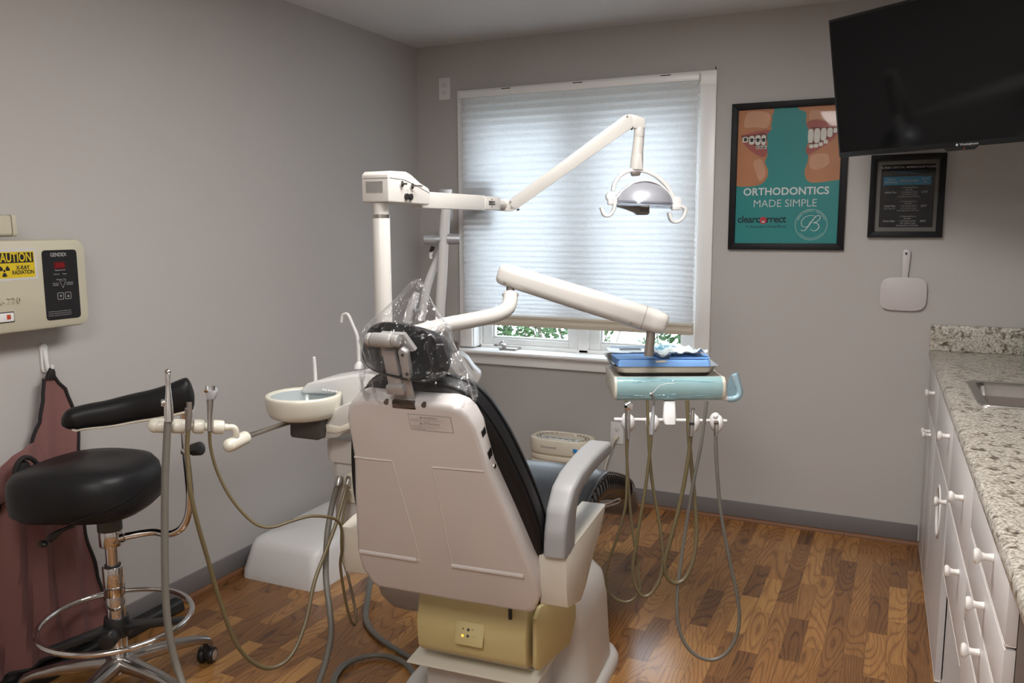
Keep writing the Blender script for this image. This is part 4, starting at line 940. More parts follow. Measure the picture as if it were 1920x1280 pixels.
# ================================================================== cuspidor unit beside the chair
cs = thing('cuspidor_unit', 'ivory cuspidor unit with round rinse bowl beside the chair', 'cuspidor', CHO, CHR)
def ly(pts, y): return [(x, y, z) for x, z in pts]
b = MB()                                     # column
b.loft([[(u-.405, v-.095, z) for u, v in rrect(w_, .18, .03, 4)] for w_, z in ((.225, .535), (.235, .545), (.235, .70), (.235, .745))], M['ivory'], X=CH)
b.loft([[(u-.405, v-.098, z) for u, v in rrect(w_, .20, .03, 4)] for w_, z in ((.250, .742), (.262, .748), (.262, .80), (.25, .812))], M['ivory'], X=CH); col_ = b.obj('column', cs)
b = MB(); b.prism([(u-.433, -.188, v+.665) for u, v in circ(.045, 32, .050)], (0, -.006, 0), M['cream'], .002, CH); b.obj('cap_plate', col_)
for x, z in ((-.395, .590), (-.415, .562), (-.388, .560)):
    b = MB(); b.cyl((x, -.185, z), (x, -.192, z), .0085, M['steel'], n=14, X=CH); b.cyl((x, -.191, z), (x, -.197, z), .0045, M['slot'], n=10, X=CH)
    if z > .58: b.tube([(-.395, -.19, .590), (-.402, -.225, .575)], .004, M['cream'], n=8, X=CH); b.obj('toggle_switch', col_)
    else: b.obj('socket', col_)
b = MB(); b.text('ON  OFF', .008, M['greyprint'], CH @ basis((-.39, -.1862, .615), (1, 0, 0), (0, 0, 1))); b.obj('switch_lettering', col_)
b = MB(); b.box((-.33, -.06, .54), (-.15, .06, .60), M['ivory'], .01, CH); b.box((-.20, -.05, .40), (-.14, .05, .58), M['ivory'], .01, CH); b.obj('mounting_arm', cs)
# neck block carrying the bowl
b = MB(); b.prism([(-0.497,-0.270,0.857),(-0.487,-0.270,0.832),(-0.438,-0.270,0.842),(-0.400,-0.270,0.868),(-0.331,-0.270,0.897),(-0.292,-0.270,0.909),(-0.289,-0.270,0.982),(-0.420,-0.270,0.941),(-0.492,-0.270,0.895)], (0, .17, 0), M['ivory'], .006, CH); nb = b.obj('neck_block', cs)
b = MB(); b.prism([(-0.474,-0.275,0.881),(-0.426,-0.275,0.877),(-0.389,-0.275,0.893),(-0.327,-0.275,0.914),(-0.328,-0.275,0.901),(-0.393,-0.275,0.873),(-0.434,-0.275,0.857),(-0.471,-0.275,0.857)], (0, .004, 0), M['cream'], .0015, CH); b.obj('inset', nb)
b = MB(); b.prism([(-0.582,-0.300,0.898),(-0.584,-0.300,0.843),(-0.577,-0.300,0.837),(-0.489,-0.300,0.836),(-0.478,-0.300,0.840),(-0.468,-0.300,0.903)], (0, .13, 0), M['darkgrey'], .006, CH); b.obj('valve_box', cs, label='dark valve box under the bowl')
body = [(-0.612,-0.200,0.949),(-0.607,-0.200,0.967),(-0.589,-0.200,0.983),(-0.561,-0.200,0.991),(-0.503,-0.200,1.003),(-0.461,-0.200,1.012),(-0.433,-0.200,1.019),(-0.372,-0.200,1.026),(-0.341,-0.200,1.021),(-0.329,-0.200,1.006),(-0.330,-0.200,0.957),(-0.371,-0.200,0.946),(-0.427,-0.200,0.929),(-0.465,-0.200,0.917),(-0.468,-0.200,0.943),(-0.482,-0.200,0.955),(-0.540,-0.200,0.954)]
b = MB(); b.prism(body, (0, .16, 0), M['white'], .016, CH, seg=3); b.obj('body', cs, sharp=50)
BC = Vector((-0.552,-0.268,0.960))
b = MB(); b.lathe([(.02, -.064), (.084, -.063), (.100, -.056), (.107, -.040), (.1115, -.012), (.1125, .0), (.111, .006), (.106, .008), (.100, .006), (.0965, .001)], M['pearl'], BC, X=CH, n=48, cap=(True, False)); bo = b.obj('rinse_bowl', cs, sharp=60)
b = MB(); b.lathe([(.0968, .001), (.093, -.012), (.086, -.032), (.06, -.050), (.02, -.055)], M['bowlin'], BC, X=CH, n=48, cap=(False, True)); b.lathe([(.018, -.056), (.012, -.05), (.004, -.05)], M['steel'], BC, X=CH); b.obj('bowl_liner', bo, label='bluish grey inside of the rinse bowl')
b = MB(); b.tube([(-0.575,-0.170,0.973),(-0.575,-0.170,1.010),(-0.576,-0.170,1.041),(-0.577,-0.170,1.057)], [.0055, .0055, .005, .005], M['white'], n=10, X=CH); b.sphere((-0.577,-0.170,1.059), .005, M['white'], X=CH); b.obj('bowl_rinse_spout', cs)
b = MB(); b.tube([(-0.448,-0.120,1.027),(-0.448,-0.120,1.094),(-0.452,-0.120,1.130),(-0.465,-0.120,1.160),(-0.479,-0.120,1.189),(-0.490,-0.120,1.195),(-0.502,-0.120,1.188),(-0.506,-0.120,1.168)], [.0055, .0055, .0055, .005, .005, .0048, .0045, .0045], M['white'], n=10, res=5, X=CH)
b.lathe([(.015, -.004), (.014, .006), (.007, .016), (.006, .018)], M['white'], (-0.448,-0.120,1.030), X=CH); b.obj('cup_filler', cs)
b = MB()
for i in range(6):
    p = Vector((-0.526,-0.202,0.967)); b.sphere((p.x+.009*i, p.y, p.z-.0005*i), .0042, M['white'], X=CH, u=10, v=8)
b.obj('ribbed_lip', cs)

# instrument holder on a rod (assistant side)
ah = thing('instrument_holder', 'ivory four knob instrument holder on a steel rod before the stool', 'instrument holder', (0.921,-2.472,0.886))
b = MB(); b.cyl((0.895,-2.215,0.893), (0.920,-2.425,0.900), .0075, M['steel'], n=14); b.obj('rod', ah)
b = MB()
pts = [(0.807,-2.625,0.964),(0.818,-2.612,0.962),(0.831,-2.598,0.959),(0.845,-2.584,0.957),(0.856,-2.571,0.954),(0.864,-2.559,0.953),(0.876,-2.546,0.949),(0.883,-2.535,0.948),(0.893,-2.522,0.946),(0.902,-2.510,0.943),(0.914,-2.497,0.941),(0.916,-2.488,0.939)]
ax = (Vector(pts[-1])-Vector(pts[0])).normalized()
b.cyl(pts[0], pts[-1], .010, M['pearl'], n=14); b.obj('bar', ah)
for i, j in ((0, 2), (2, 4), (5, 7), (8, 10)):
    b = MB(); b.cyl(Vector(pts[i])+ax*.001, Vector(pts[j])-ax*.001, .0185, M['pearl'], bev=.006)
    if i == 0: b.sphere(pts[0], .0185, M['pearl'])
    b.obj('grip_bead', ah)
b = MB(); b.tube([(0.915,-2.489,0.939),(0.924,-2.479,0.938),(0.928,-2.473,0.930),(0.927,-2.470,0.914),(0.921,-2.469,0.899)], .0085, M['pearl'], n=12, res=5)
p0, p1 = Vector((0.919,-2.494,0.890)), Vector((0.922,-2.424,0.900)); b.cyl(p0, p1, .0185, M['pearl'], bev=.008); b.sphere(p0+(p1-p0)*.1, .0185, M['pearl']); b.obj('swivel', ah)

def hose(b, pts, r, m, n=10, res=6): b.tube(pts, r, m, n=n, res=res)
hv = thing('suction_handpiece', 'steel high volume suction handpiece with the thickest grey hose', 'suction handpiece', (0.850,-2.625,0.978), group='instruments on the holder before the stool')
b = MB(); b.tube([(0.845,-2.609,1.098),(0.846,-2.611,1.082),(0.847,-2.613,1.065),(0.849,-2.615,1.045),(0.850,-2.618,1.023),(0.851,-2.620,1.002),(0.853,-2.623,0.978)], [.0075, .0075, .006, .0075, .0105, .0115, .011], M['chrome'], n=16, res=3); b.sphere((0.844,-2.608,1.102), .0078, M['steel'])
b.cyl((0.837,-2.629,1.026), (0.841,-2.622,1.025), .009, M['chrome'], bev=.002); b.obj('valve_body', hv)
b = MB(); hose(b, [(0.851,-2.624,0.978),(0.851,-2.633,0.918),(0.853,-2.646,0.832),(0.858,-2.660,0.725),(0.864,-2.673,0.619),(0.872,-2.684,0.525),(0.885,-2.691,0.439),(0.908,-2.693,0.359),(0.956,-2.703,0.290),(1.012,-2.689,0.210),(1.072,-2.626,0.146),(1.110,-2.519,0.144),(1.103,-2.402,0.201),(1.089,-2.334,0.250),(1.061,-2.273,0.296),(1.029,-2.236,0.347),(0.990,-2.198,0.424),(0.968,-2.159,0.524),(0.958,-2.117,0.610),(0.966,-2.092,0.680)], .0092, M['greyhose'], n=14); b.obj('hose', hv)
b = MB(); b.cyl((0.969,-2.097,0.670), (0.966,-2.083,0.698), .0125, M['steel'], bev=.002); b.obj('hose_collar', hv)
se = thing('saliva_ejector', 'grey saliva ejector valve with thin tan hose, second on the holder', 'saliva ejector', (0.883,-2.587,0.973), group='instruments on the holder before the stool')
b = MB(); b.tube([(0.882,-2.581,1.022),(0.883,-2.583,1.003),(0.883,-2.586,0.987),(0.883,-2.591,0.952)], [.0065, .007, .0085, .0075], M['bracket'], n=14, res=3); b.box((-.006, -.006, 0), (.006, .006, .03), M['bracket'], .002, X=Matrix.Translation((0.882,-2.587,0.979))); b.obj('valve_body', se)
b = MB(); hose(b, [(0.883,-2.591,0.952),(0.884,-2.599,0.893),(0.897,-2.608,0.798),(0.905,-2.599,0.712),(0.912,-2.577,0.604),(0.922,-2.555,0.487),(0.935,-2.523,0.362),(0.953,-2.482,0.285),(0.975,-2.433,0.246),(0.997,-2.376,0.258),(1.004,-2.317,0.329),(0.997,-2.260,0.433),(0.999,-2.202,0.511),(1.004,-2.153,0.586),(1.004,-2.116,0.650),(0.998,-2.086,0.688)], .0058, M['tan']); b.obj('hose', se)
b = MB(); b.cyl((0.999,-2.094,0.673), (0.994,-2.075,0.698), .009, M['steel'], bev=.002); b.obj('hose_collar', se)
sy = thing('air_water_syringe', 'grey air water syringe with thin brown hose, third on the holder', 'syringe', (0.909,-2.543,0.966), group='instruments on the holder before the stool')
b = MB(); b.tube([(0.907,-2.535,1.023),(0.908,-2.537,1.007),(0.908,-2.541,0.980),(0.910,-2.546,0.942)], [.0095, .008, .0065, .0062], M['steel'], n=14, res=3); b.prism([Vector(p) for p in [(0.897,-2.541,1.049),(0.920,-2.530,1.053),(0.924,-2.530,1.042),(0.920,-2.535,1.022),(0.902,-2.543,1.022)]], HF*.018, M['silver'], .003); b.cyl((0.904,-2.545,1.045), (0.897,-2.535,1.054), .005, M['chrome'], n=10); b.cyl((0.917,-2.532,1.046), (0.914,-2.527,1.056), .005, M['chrome'], n=10); b.obj('syringe_body', sy)
b = MB(); hose(b, [(0.910,-2.546,0.944),(0.909,-2.544,0.896),(0.919,-2.538,0.838),(0.940,-2.528,0.780),(0.968,-2.513,0.729),(1.002,-2.493,0.688),(1.033,-2.468,0.676),(1.066,-2.432,0.685),(1.099,-2.396,0.692),(1.128,-2.364,0.685),(1.144,-2.340,0.671),(1.148,-2.323,0.641),(1.140,-2.313,0.575),(1.123,-2.300,0.520),(1.121,-2.285,0.435),(1.123,-2.267,0.355),(1.122,-2.244,0.318),(1.112,-2.219,0.323),(1.092,-2.201,0.361),(1.061,-2.185,0.432),(1.033,-2.171,0.480),(1.016,-2.151,0.537),(1.009,-2.125,0.603),(1.010,-2.096,0.662)], .0042, M['tan'], n=8); b.obj('hose', sy)

fb = MB()
tops = [(0.0, .0)]
fbx = thing('junction_box', 'white plastic junction box on the floor against the left wall', 'junction box', (.23, -1.25, 0))
FX = Matrix.Translation((.235, -1.24, 0)) @ Matrix.Rotation(math.radians(1.0), 4, 'Z')
fb.loft([rrz(.405, .66, .045, 0), rrz(.400, .655, .045, .03), rrz(.365, .60, .055, .125), rrz(.345, .575, .055, .150), rrz(.31, .53, .05, .160)], M['white'], X=FX); fb.obj('cover', fbx, sharp=50)

# ================================================================== foot control hose coil on the floor
fc = MB(); 
pathf = [(0.584,-1.379,0.012),(0.693,-1.574,0.012),(0.734,-1.654,0.012),(0.807,-1.737,0.012),(0.907,-1.800,0.012),(1.012,-1.842,0.012),(1.113,-1.884,0.012),(1.182,-1.961,0.012),(1.199,-2.072,0.012),(1.135,-2.180,0.012),(1.021,-2.186,0.012),(0.929,-2.113,0.012),(0.888,-2.007,0.012),(0.916,-1.925,0.012),(0.986,-1.885,0.012),(1.090,-1.914,0.012),(1.185,-2.012,0.012)]
off = Vector((.0075, .004, 0))
pathf[0] = tuple(Vector(pathf[0])+Vector((0, 0, .10))); pathf[1] = tuple(Vector(pathf[1])+Vector((0, 0, .04)))
for k in range(len(pathf)-5, len(pathf)): pathf[k] = (pathf[k][0], pathf[k][1], .013)
hose(fc, pathf, .0075, M['greyhose'], res=8); hose(fc, [Vector(p)+off for p in pathf], .0065, M['greyhose'], res=8)
tag(fc.obj('foot_control_hose'), 'grey twin foot control hose coiled on the floor behind the chair', 'hose')

# ================================================================== operating light on its post
lt = thing('operating_light', 'ivory dental operating light on a long jointed arm before the window', 'dental light', (1.117,-2.045,1.026))
pb, ptp = Vector((1.117,-2.045,1.026)), Vector((1.090,-1.982,1.521)); ptp = Vector((pb.x, pb.y, ptp.z)); pzj = (1.092,-1.986,1.489)
IV = M['ivory']
GXF = frame_xf((1.58624, -0.96097, 0), YAWC)
b = MB(); b.cyl((pb.x, pb.y, .79), (pb.x, pb.y, pzj[2]), .0255, IV, bev=.002, n=32); b.cyl((pb.x, pb.y, pzj[2]+.002), (pb.x, pb.y, ptp.z+.01), .0225, IV, n=32); b.cyl((pb.x, pb.y, pzj[2]-.002), (pb.x, pb.y, pzj[2]+.009), .0258, M['steel'], n=32); b.obj('post', lt)
aj = Vector((1.121,-1.128,1.542)); aj.z = 1.545
d_ = aj-Vector((pb.x, pb.y, 1.545)); L_ = d_.length; d_.normalize(); sd = Vector((0, 0, 1)).cross(d_)
JB = basis((pb.x, pb.y, 0), d_, sd)             # x along the arm, y to its left, z up
zt, zb_ = (1.101,-1.995,1.623)[2], (1.106,-2.007,1.528)[2]
b = MB(); 
prof = [(-.026, zb_+.004), (-.026, zt-.012), (-.012, zt-.002), (.070, zt), (.10, zt-.008), (.15, zt-.030), (.196, zt-.043), (.203, zt-.052), (.203, zb_+.006), (.196, zb_)] 
b.prism([(x, -.046, z) for x, z in prof], (0, .094, 0), IV, .007, JB, seg=3); jb = b.obj('junction_head', lt, sharp=50)
b = MB(); b.tube([(-.0265, .04, zt-.022), (-.0265, -.042, zt-.022), (-.02, -.0465, zt-.022), (.055, -.0465, zt-.024), (.10, -.0465, zt-.033), (.20, -.0465, zt-.058)], .0008, M['greyprint'], n=6, X=JB); b.obj('seam', jb)
LBF = JB @ basis((0, -.0466, 0), (1, 0, 0), (0, 0, 1)); LEF = JB @ basis((-.0264, 0, 0), (0, -1, 0), (0, 0, 1))
b = MB(); b.box((-.032, zb_+.032, 0), (.026, zb_+.064, .0008), M['stickg'], X=LEF)
for i, s in enumerate(('CAUTION: Disconnect power', 'before servicing. To reduce', 'fire hazard replace with', 'same type fuse only')): b.text(s, .0042, M['greyprint'], LEF @ Matrix.Translation((-.029, zb_+.059-.0072*i, .0011)), align='LEFT')
b.obj('sticker', jb, label='grey notice sticker')
for x, z, m_, e_ in ((.040, zb_+.058, 'slot', (.002, .012)), (.095, zb_+.054, 'chrome', (.022, .018))):
    b = MB(); b.cyl((x, z, -.002), (x, z, .004), .0085, M['chrome'], n=16, X=LBF); b.cyl((x, z, .003), (x, z, .007), .005, M['slot'], n=10, X=LBF); b.tube([(x, z, .006), (x+e_[0], z, .006+e_[1])], .003, M[m_], n=8, X=LBF); b.obj('toggle_switch', jb)
for x in (.064, .086):
    b = MB(); b.cyl((x, zb_+.022, 0), (x, zb_+.022, .006), .0095, M['black'], n=18, X=LBF); b.obj('fuse_holder', jb)
b = MB()
for x, z, s in ((.040, .042, 'ON'), (.072, .040, 'HIGH'), (.098, .038, 'LOW'), (.076, .006, 'FUSE')): b.text(s, .0055, M['greyprint'], LBF @ Matrix.Translation((x, zb_+z, .0006)))
b.obj('switch_lettering', jb)
b = MB(); za = 1.545
b.box((.20, -.018, za-.026), (L_*.69, .018, za+.026), IV, .003, JB); b.obj('fixed_arm', lt)
b = MB(); b.box((L_*.685, -.020, za-.0235), (L_*.82, .020, za+.0235), IV, .003, JB); b.tube([(L_*.80, 0, za), Vector((L_*.82, 0, za)).lerp(JB.inverted() @ (GXF @ Vector((-0.533,-0.000,1.543))), .5), JB.inverted() @ (GXF @ Vector((-0.533,-0.000,1.543)))], .017, IV, n=14, X=JB); b.box((L_*.715, -.0205, za-.008), (L_*.770, -.018, za+.008), M['slot'], .001, JB)
b.box((L_*.715, -.0212, za-.0045), (L_*.775, -.019, za+.0025), M['steel'], .0008, JB)
for z in (.013, -.013): b.cyl((L_*.740, -.0195, za+z), (L_*.740, -.0215, za+z), .0025, M['slot'], n=8, X=JB)
b.obj('swivel_block', lt)
# flex arm in the plane facing the camera
b = MB(); b.prism([(-0.584,-0.018,1.563),(-0.523,-0.018,1.564),(-0.498,-0.018,1.558),(-0.480,-0.018,1.542),(-0.486,-0.018,1.526),(-0.506,-0.018,1.518),(-0.527,-0.018,1.518),(-0.584,-0.018,1.524)], (0, .036, 0), IV, .003, GXF); b.obj('elbow_block', lt)
b = MB(); b.prism([(-0.516,-0.021,1.558),(-0.077,-0.021,1.874),(-0.057,-0.021,1.877),(-0.047,-0.021,1.868),(-0.046,-0.021,1.828),(-0.062,-0.021,1.819),(-0.482,-0.021,1.528),(-0.498,-0.021,1.530),(-0.514,-0.021,1.548)], (0, .042, 0), IV, .002, GXF); fa = b.obj('flex_arm', lt)
for p in ([(-0.508,-0.023,1.554),(-0.504,-0.023,1.534),(-0.067,-0.023,1.869)]):
    b = MB(); b.cyl(p, (p[0], p[1]+.003, p[2]), .0042, M['steel'], n=12, X=GXF); b.obj('screw', fa)
for p, q2, r in (((-0.474,-0.000,1.526), (-0.484,-0.000,1.522), .0035), ((-0.049,-0.000,1.823), (-0.037,0.000,1.837), .004)):
    b = MB(); b.cyl(p, q2, r, M['bracket'], n=10, X=GXF); b.obj('adjusting_screw', fa)
b = MB(); b.prism([(-0.071,-0.020,1.874),(-0.055,-0.020,1.879),(-0.027,-0.020,1.873),(0.002,-0.020,1.860),(0.002,-0.020,1.826),(-0.042,-0.020,1.826)], (0, .040, 0), IV, .004, GXF); b.obj('head_bracket', lt)
dn = MB(); dn.cyl((-0.017,0.000,1.831), (-0.018,0.000,1.795), .0205, IV, bev=.0015, X=GXF); dn.tube([(-0.018,0.000,1.795),(-0.022,0.000,1.749),(-0.025,0.000,1.710),(-0.026,0.000,1.674)], [.0200, .0215, .024, .025], IV, n=24, X=GXF); dn.prism([(-0.033,-0.024,1.731),(-0.011,-0.024,1.731),(-0.004,-0.024,1.672),(-0.030,-0.024,1.672)], (0, .01, 0), IV, .003, GXF)
dn.prism([(-0.051,-0.017,1.669),(-0.010,-0.017,1.664),(-0.014,-0.017,1.650),(-0.043,-0.017,1.649)], (0, .034, 0), M['bracket'], .004, GXF); dn.obj('down_tube', lt)
b = MB(); rr3 = []
arcp = [(-0.115,-0.000,1.594),(-0.109,0.000,1.620),(-0.093,0.000,1.646),(-0.069,-0.000,1.664),(-0.041,-0.000,1.672),(-0.012,0.000,1.671),(0.017,0.000,1.665),(0.050,-0.000,1.649),(0.077,-0.000,1.627),(0.100,0.000,1.601),(0.117,-0.000,1.568)]
AP = spline(arcp, 5)
for i, p in enumerate(AP):
    tdir = (AP[min(i+1, len(AP)-1)]-AP[max(i-1, 0)]).normalized(); nn = Vector((-tdir.z, 0, tdir.x)); rr3.append([p+Vector((0, v, 0))+nn*u for u, v in rrect(.015, .034, .005, 3)])
b.loft(rr3, M['white'], X=GXF); b.obj('yoke', lt)
b = MB()
for p in [(-0.124,-0.026,1.573),(0.128,-0.026,1.553)]: b = MB(); b.cyl(p, (p[0], .026, p[2]), .0185, M['white'], bev=.004, X=GXF); b.obj('pivot_knob', lt)
# shell and reflector
LRX = GXF @ Matrix.Translation((0.006,-0.000,1.547)) @ Matrix.Rotation(math.radians(3), 4, 'Y')
def dome(b, a, h, d0, d1, m, k0=0, n=48, lev=10, cap=(False, True)):
    rings = []
    for i in range(lev+1):
        f = i/lev; s = math.cos(f*math.pi/2*.985); rings.append([(a*s*math.cos(2*math.pi*j/n), d1*s*math.sin(2*math.pi*j/n)+d0*f, h*math.sin(f*math.pi/2)) for j in range(n)])
    b.loft(rings, m, cap=cap, X=LRX)
b = MB(); dome(b, .110, .079, .0, .085, M['reflector']); b.obj('reflector', lt, sharp=70)
b = MB()
ar = [(-.124, 0, -.004), (-.108, 0, .016), (-.085, 0, .045), (-.05, 0, .073), (0, 0, .085), (.05, 0, .073), (.085, 0, .045), (.108, 0, .016), (.124, 0, -.004)]
AP = spline(ar, 5); r4 = []
for i, p in enumerate(AP):
    tdir = (AP[min(i+1, len(AP)-1)]-AP[max(i-1, 0)]).normalized(); nn = Vector((-tdir.z, 0, tdir.x)); r4.append([p+Vector((0, v, 0))+nn*u for u, v in rrect(.008, .05, .003, 3)])
b.loft(r4, M['white'], X=LRX); b.obj('rim', lt)
b = MB(); b.loft([[(u*k, v*k, z) for u, v in circ(.114, 48, .088)] for k, z in ((1, .006), (1.02, 0), (1.02, -.010), (.97, -.016))], M['lens'], X=LRX); b.obj('lens_shield', lt)
b = MB(); b.prism([(-0.100,-0.030,1.540),(-0.051,-0.030,1.536),(0.022,-0.030,1.540),(0.023,-0.030,1.508),(0.015,-0.030,1.502),(-0.022,-0.030,1.502),(-0.034,-0.030,1.512),(-0.071,-0.030,1.526),(-0.100,-0.030,1.534)], (0, .05, 0), M['bracket'], .004, GXF)
for i in range(4): b.prism([(-0.012,-0.031,1.526),(-0.008,-0.031,1.526),(-0.008,-0.031,1.514),(-0.012,-0.031,1.514)], (0, .002, 0), M['slot'], X=GXF @ Matrix.Translation((.0082*i, 0, 0)))
b.obj('lamp_housing', lt, label='brown metallic lamp housing')
for pts, kp in (([(-0.116,-0.030,1.564),(-0.112,-0.030,1.540),(-0.118,-0.030,1.516),(-0.134,-0.030,1.500),(-0.152,-0.030,1.504),(-0.163,-0.030,1.532)], (-0.120,-0.030,1.552)), ([(0.138,-0.030,1.535),(0.157,-0.030,1.523),(0.149,-0.030,1.491),(0.125,-0.030,1.475),(0.105,-0.030,1.483),(0.096,-0.030,1.511)], (0.124,-0.030,1.531))):
    b = MB(); AP = spline(pts, 5); r5 = []
    for i, p in enumerate(AP):
        tdir = (AP[min(i+1, len(AP)-1)]-AP[max(i-1, 0)]).normalized(); nn = Vector((-tdir.z, 0, tdir.x)); r5.append([p+Vector((0, v, 0))+nn*u for u, v in rrect(.012, .042, .004, 3)])
    b.loft(r5, M['white'], X=GXF); p = kp; b.box((p[0]-.018, -.048, p[2]-.012), (p[0]+.018, -.004, p[2]+.012), M['white'], .006, GXF); b.obj('handle', lt)

# ================================================================== intraoral x-ray arm and head (wall mounted in the corner)
xr = thing('xray_tube_arm', 'white jointed x-ray arm with tube head in the corner by the window', 'x-ray arm', (0.482,-0.591,1.112))
XRX = Matrix.Identity(4)
Pq = lambda v: Vector(v)
b = MB(); b.prism([(0.423,-0.508,1.644),(0.482,-0.480,1.643),(0.481,-0.481,1.514),(0.476,-0.483,1.493),(0.456,-0.492,1.493),(0.421,-0.509,1.525)], HF*.03, M['silver'], .004); wbk = Vector((0.443,-0.476,1.577)); b.tube([wbk, Vector((wbk.x-.02, -.02, wbk.z))], .028, M['silver'], n=14); b.box((wbk.x-.09, -.02, wbk.z-.12), (wbk.x+.05, 0, wbk.z+.12), M['silver'], .004); b.tube([(0.448,-0.485,1.566), (0.490,-0.554,1.554), (0.529,-0.624,1.532)], .022, M['silver'], n=14, res=4); b.obj('wall_bracket', xr)
b = MB(); b.tube([(0.532,-0.623,1.552),(0.527,-0.625,1.537),(0.521,-0.627,1.472),(0.513,-0.631,1.346),(0.506,-0.634,1.219),(0.497,-0.639,1.090),(0.491,-0.642,0.961),(0.487,-0.644,0.843)], [.014, .0235, .0245, .0245, .0245, .024, .024, .02], M['white'], n=20, res=3); b.obj('lower_arm', xr)
b = MB(); b.cyl((0.431,-0.670,1.400), (0.481,-0.646,1.399), .0225, M['silver'], .0265, n=24); b.cyl((0.532,-0.622,1.402), (0.585,-0.598,1.401), .0275, M['silver'], .0245, n=24); b.cyl((0.470,-0.652,1.399), (0.539,-0.619,1.402), .02, M['silver'], n=20); b.obj('pivot_cylinder', xr, label='grey horizontal pivot cylinder')
b = MB(); b.tube([(0.471,-0.585,1.344),(0.454,-0.593,1.293),(0.427,-0.605,1.228),(0.405,-0.616,1.150),(0.391,-0.622,1.072),(0.381,-0.627,1.007)], [.017, .019, .02, .02, .019, .018], M['white'], n=18, res=3); b.cyl((0.454,-0.626,1.366), (0.444,-0.630,1.340), .010, M['black'], n=12); b.tube([(0.449,-0.628,1.345),(0.442,-0.632,1.325),(0.444,-0.631,1.307)], .008, M['white'], n=10); b.obj('upper_arm', xr)
b = MB(); b.tube([(0.343,-0.601,1.140),(0.328,-0.608,1.095),(0.308,-0.617,1.042),(0.293,-0.624,0.992)], [.016, .022, .022, .020], M['white'], n=18, res=3); b.cyl((0.389,-0.634,1.047), (0.308,-0.606,1.049), .013, M['silver'], n=14); b.cyl((0.461,-0.578,1.334), (0.515,-0.630,1.366), .014, M['silver'], n=14); b.obj('arm_end', xr)
b = MB(); b.cyl((0.556,-0.611,0.909), (0.552,-0.613,0.846), .024, M['bracket'], n=20); b.cyl((0.494,-0.640,0.870), (0.555,-0.611,0.877), .012, M['bracket'], n=14); b.obj('yoke_joint', xr)
b = MB()
hd = [[(0.547,-0.660,0.852),(0.598,-0.636,0.860),(0.630,-0.620,0.831),(0.657,-0.608,0.789),(0.690,-0.592,0.752),(0.687,-0.594,0.731),(0.668,-0.602,0.700),(0.647,-0.612,0.695),(0.610,-0.630,0.711),(0.573,-0.647,0.758),(0.550,-0.658,0.800)]][0]
b.prism(hd, HF*.11, M['white'], .020, seg=3); tub = b.obj('tube_head', xr, sharp=55)
b = MB(); b.prism([(0.613,-0.632,0.842),(0.629,-0.624,0.826),(0.650,-0.615,0.795),(0.661,-0.609,0.771),(0.652,-0.614,0.779),(0.631,-0.623,0.811)], HF*.004, M['silver'], .001); b.prism([(0.596,-0.640,0.748),(0.649,-0.615,0.722),(0.670,-0.605,0.701),(0.649,-0.615,0.696),(0.621,-0.628,0.706)], HF*.004, M['copper'], .001)
lc = Vector((0.612,-0.631,0.784)); LG = basis(lc, HR, Vector((0, 0, 1)))
b.tube([(u, v, 0) for u, v in circ(.012, 24, .016)], .0014, M['stickg'], n=6, closed=True, X=LG @ Matrix.Rotation(math.radians(-25), 4, 'Z'))
for i in range(3): b.tube([(-.005+.004*i, -.008, 0), (-.002+.004*i, .008, 0)], .0012, M['stickg'], n=6, X=LG)
for i in range(5):
    a = math.radians(100+22*i); b.tube([(.016*math.cos(a), .02*math.sin(a), 0), (.022*math.cos(a), .027*math.sin(a), 0)], .0012, M['stickg'], n=6, X=LG)
b.obj('head_markings', tub)

# ================================================================== delivery unit
DFX = frame_xf((1.82, -1.452, 0), YAWC)
du = thing('delivery_unit', 'ivory instrument delivery unit on a long arm with teal film front', 'delivery unit', (1.82, -1.452, .9), YAWC)
e0 = (pb.x, pb.y, (1.112,-2.033,1.121)[2])
b = MB(); b.cyl((pb.x, pb.y, e0[2]-.035), (pb.x, pb.y, e0[2]+.035), .034, IV, bev=.005, n=32); b.obj('post_clamp', du)
b = MB(); b.tube([e0]+[(1.204,-1.874,1.152),(1.265,-1.817,1.165),(1.322,-1.762,1.177),(1.345,-1.724,1.186),(1.354,-1.692,1.197),(1.352,-1.664,1.214),(1.343,-1.639,1.237)], .0245, IV, n=24, res=5); b.cyl((1.343,-1.640,1.232), (1.342,-1.638,1.244), .027, IV, bev=.002); b.obj('rigid_arm', du, sharp=60)
b = MB(); b.cyl((1.343,-1.639,1.239), (1.340,-1.634,1.277), .0135, M['bracket'], n=18); b.obj('pivot_pin', du, label='brown metal pivot pin')
b = MB(); b.cyl((1.779,-1.496,1.121), (1.776,-1.510,1.042), .015, M['bracket'], n=18); b.obj('pivot_pin', du, label='brown metal pivot pin')
b = MB(); q0, q1 = Vector((1.309,-1.633,1.307)), Vector((1.824,-1.472,1.143)); dd = (q1-q0); L2 = dd.length; dd.normalize(); sdv = Vector((0, 0, 1)).cross(dd).normalized(); upv = dd.cross(sdv)
LA = basis(q0, dd, sdv, upv); 
rs = []
for x, hh, ww in ((-.012, .046, .045), (-.006, .062, .058), (.006, .070, .066), (.03, .072, .070), (L2*.5, .078, .074), (L2*.86, .080, .076), (L2*.861, .079, .075), (L2*.93, .076, .073), (L2-.012, .068, .066), (L2, .052, .05)): rs.append([(x, u, v) for u, v in rrect(ww, hh, min(ww, hh)*.36, 6)])
b.loft(rs, IV, X=LA); lo_ = b.obj('long_arm', du, sharp=60)
b = MB(); b.loft([[(L2*.862+dx, u*k, v*k) for u, v in rrect(.0765, .0805, .028, 6)] for dx, k in ((-.0008, 1.0), (0, 1.004), (.0008, 1.0))], M['greyprint'], X=LA)
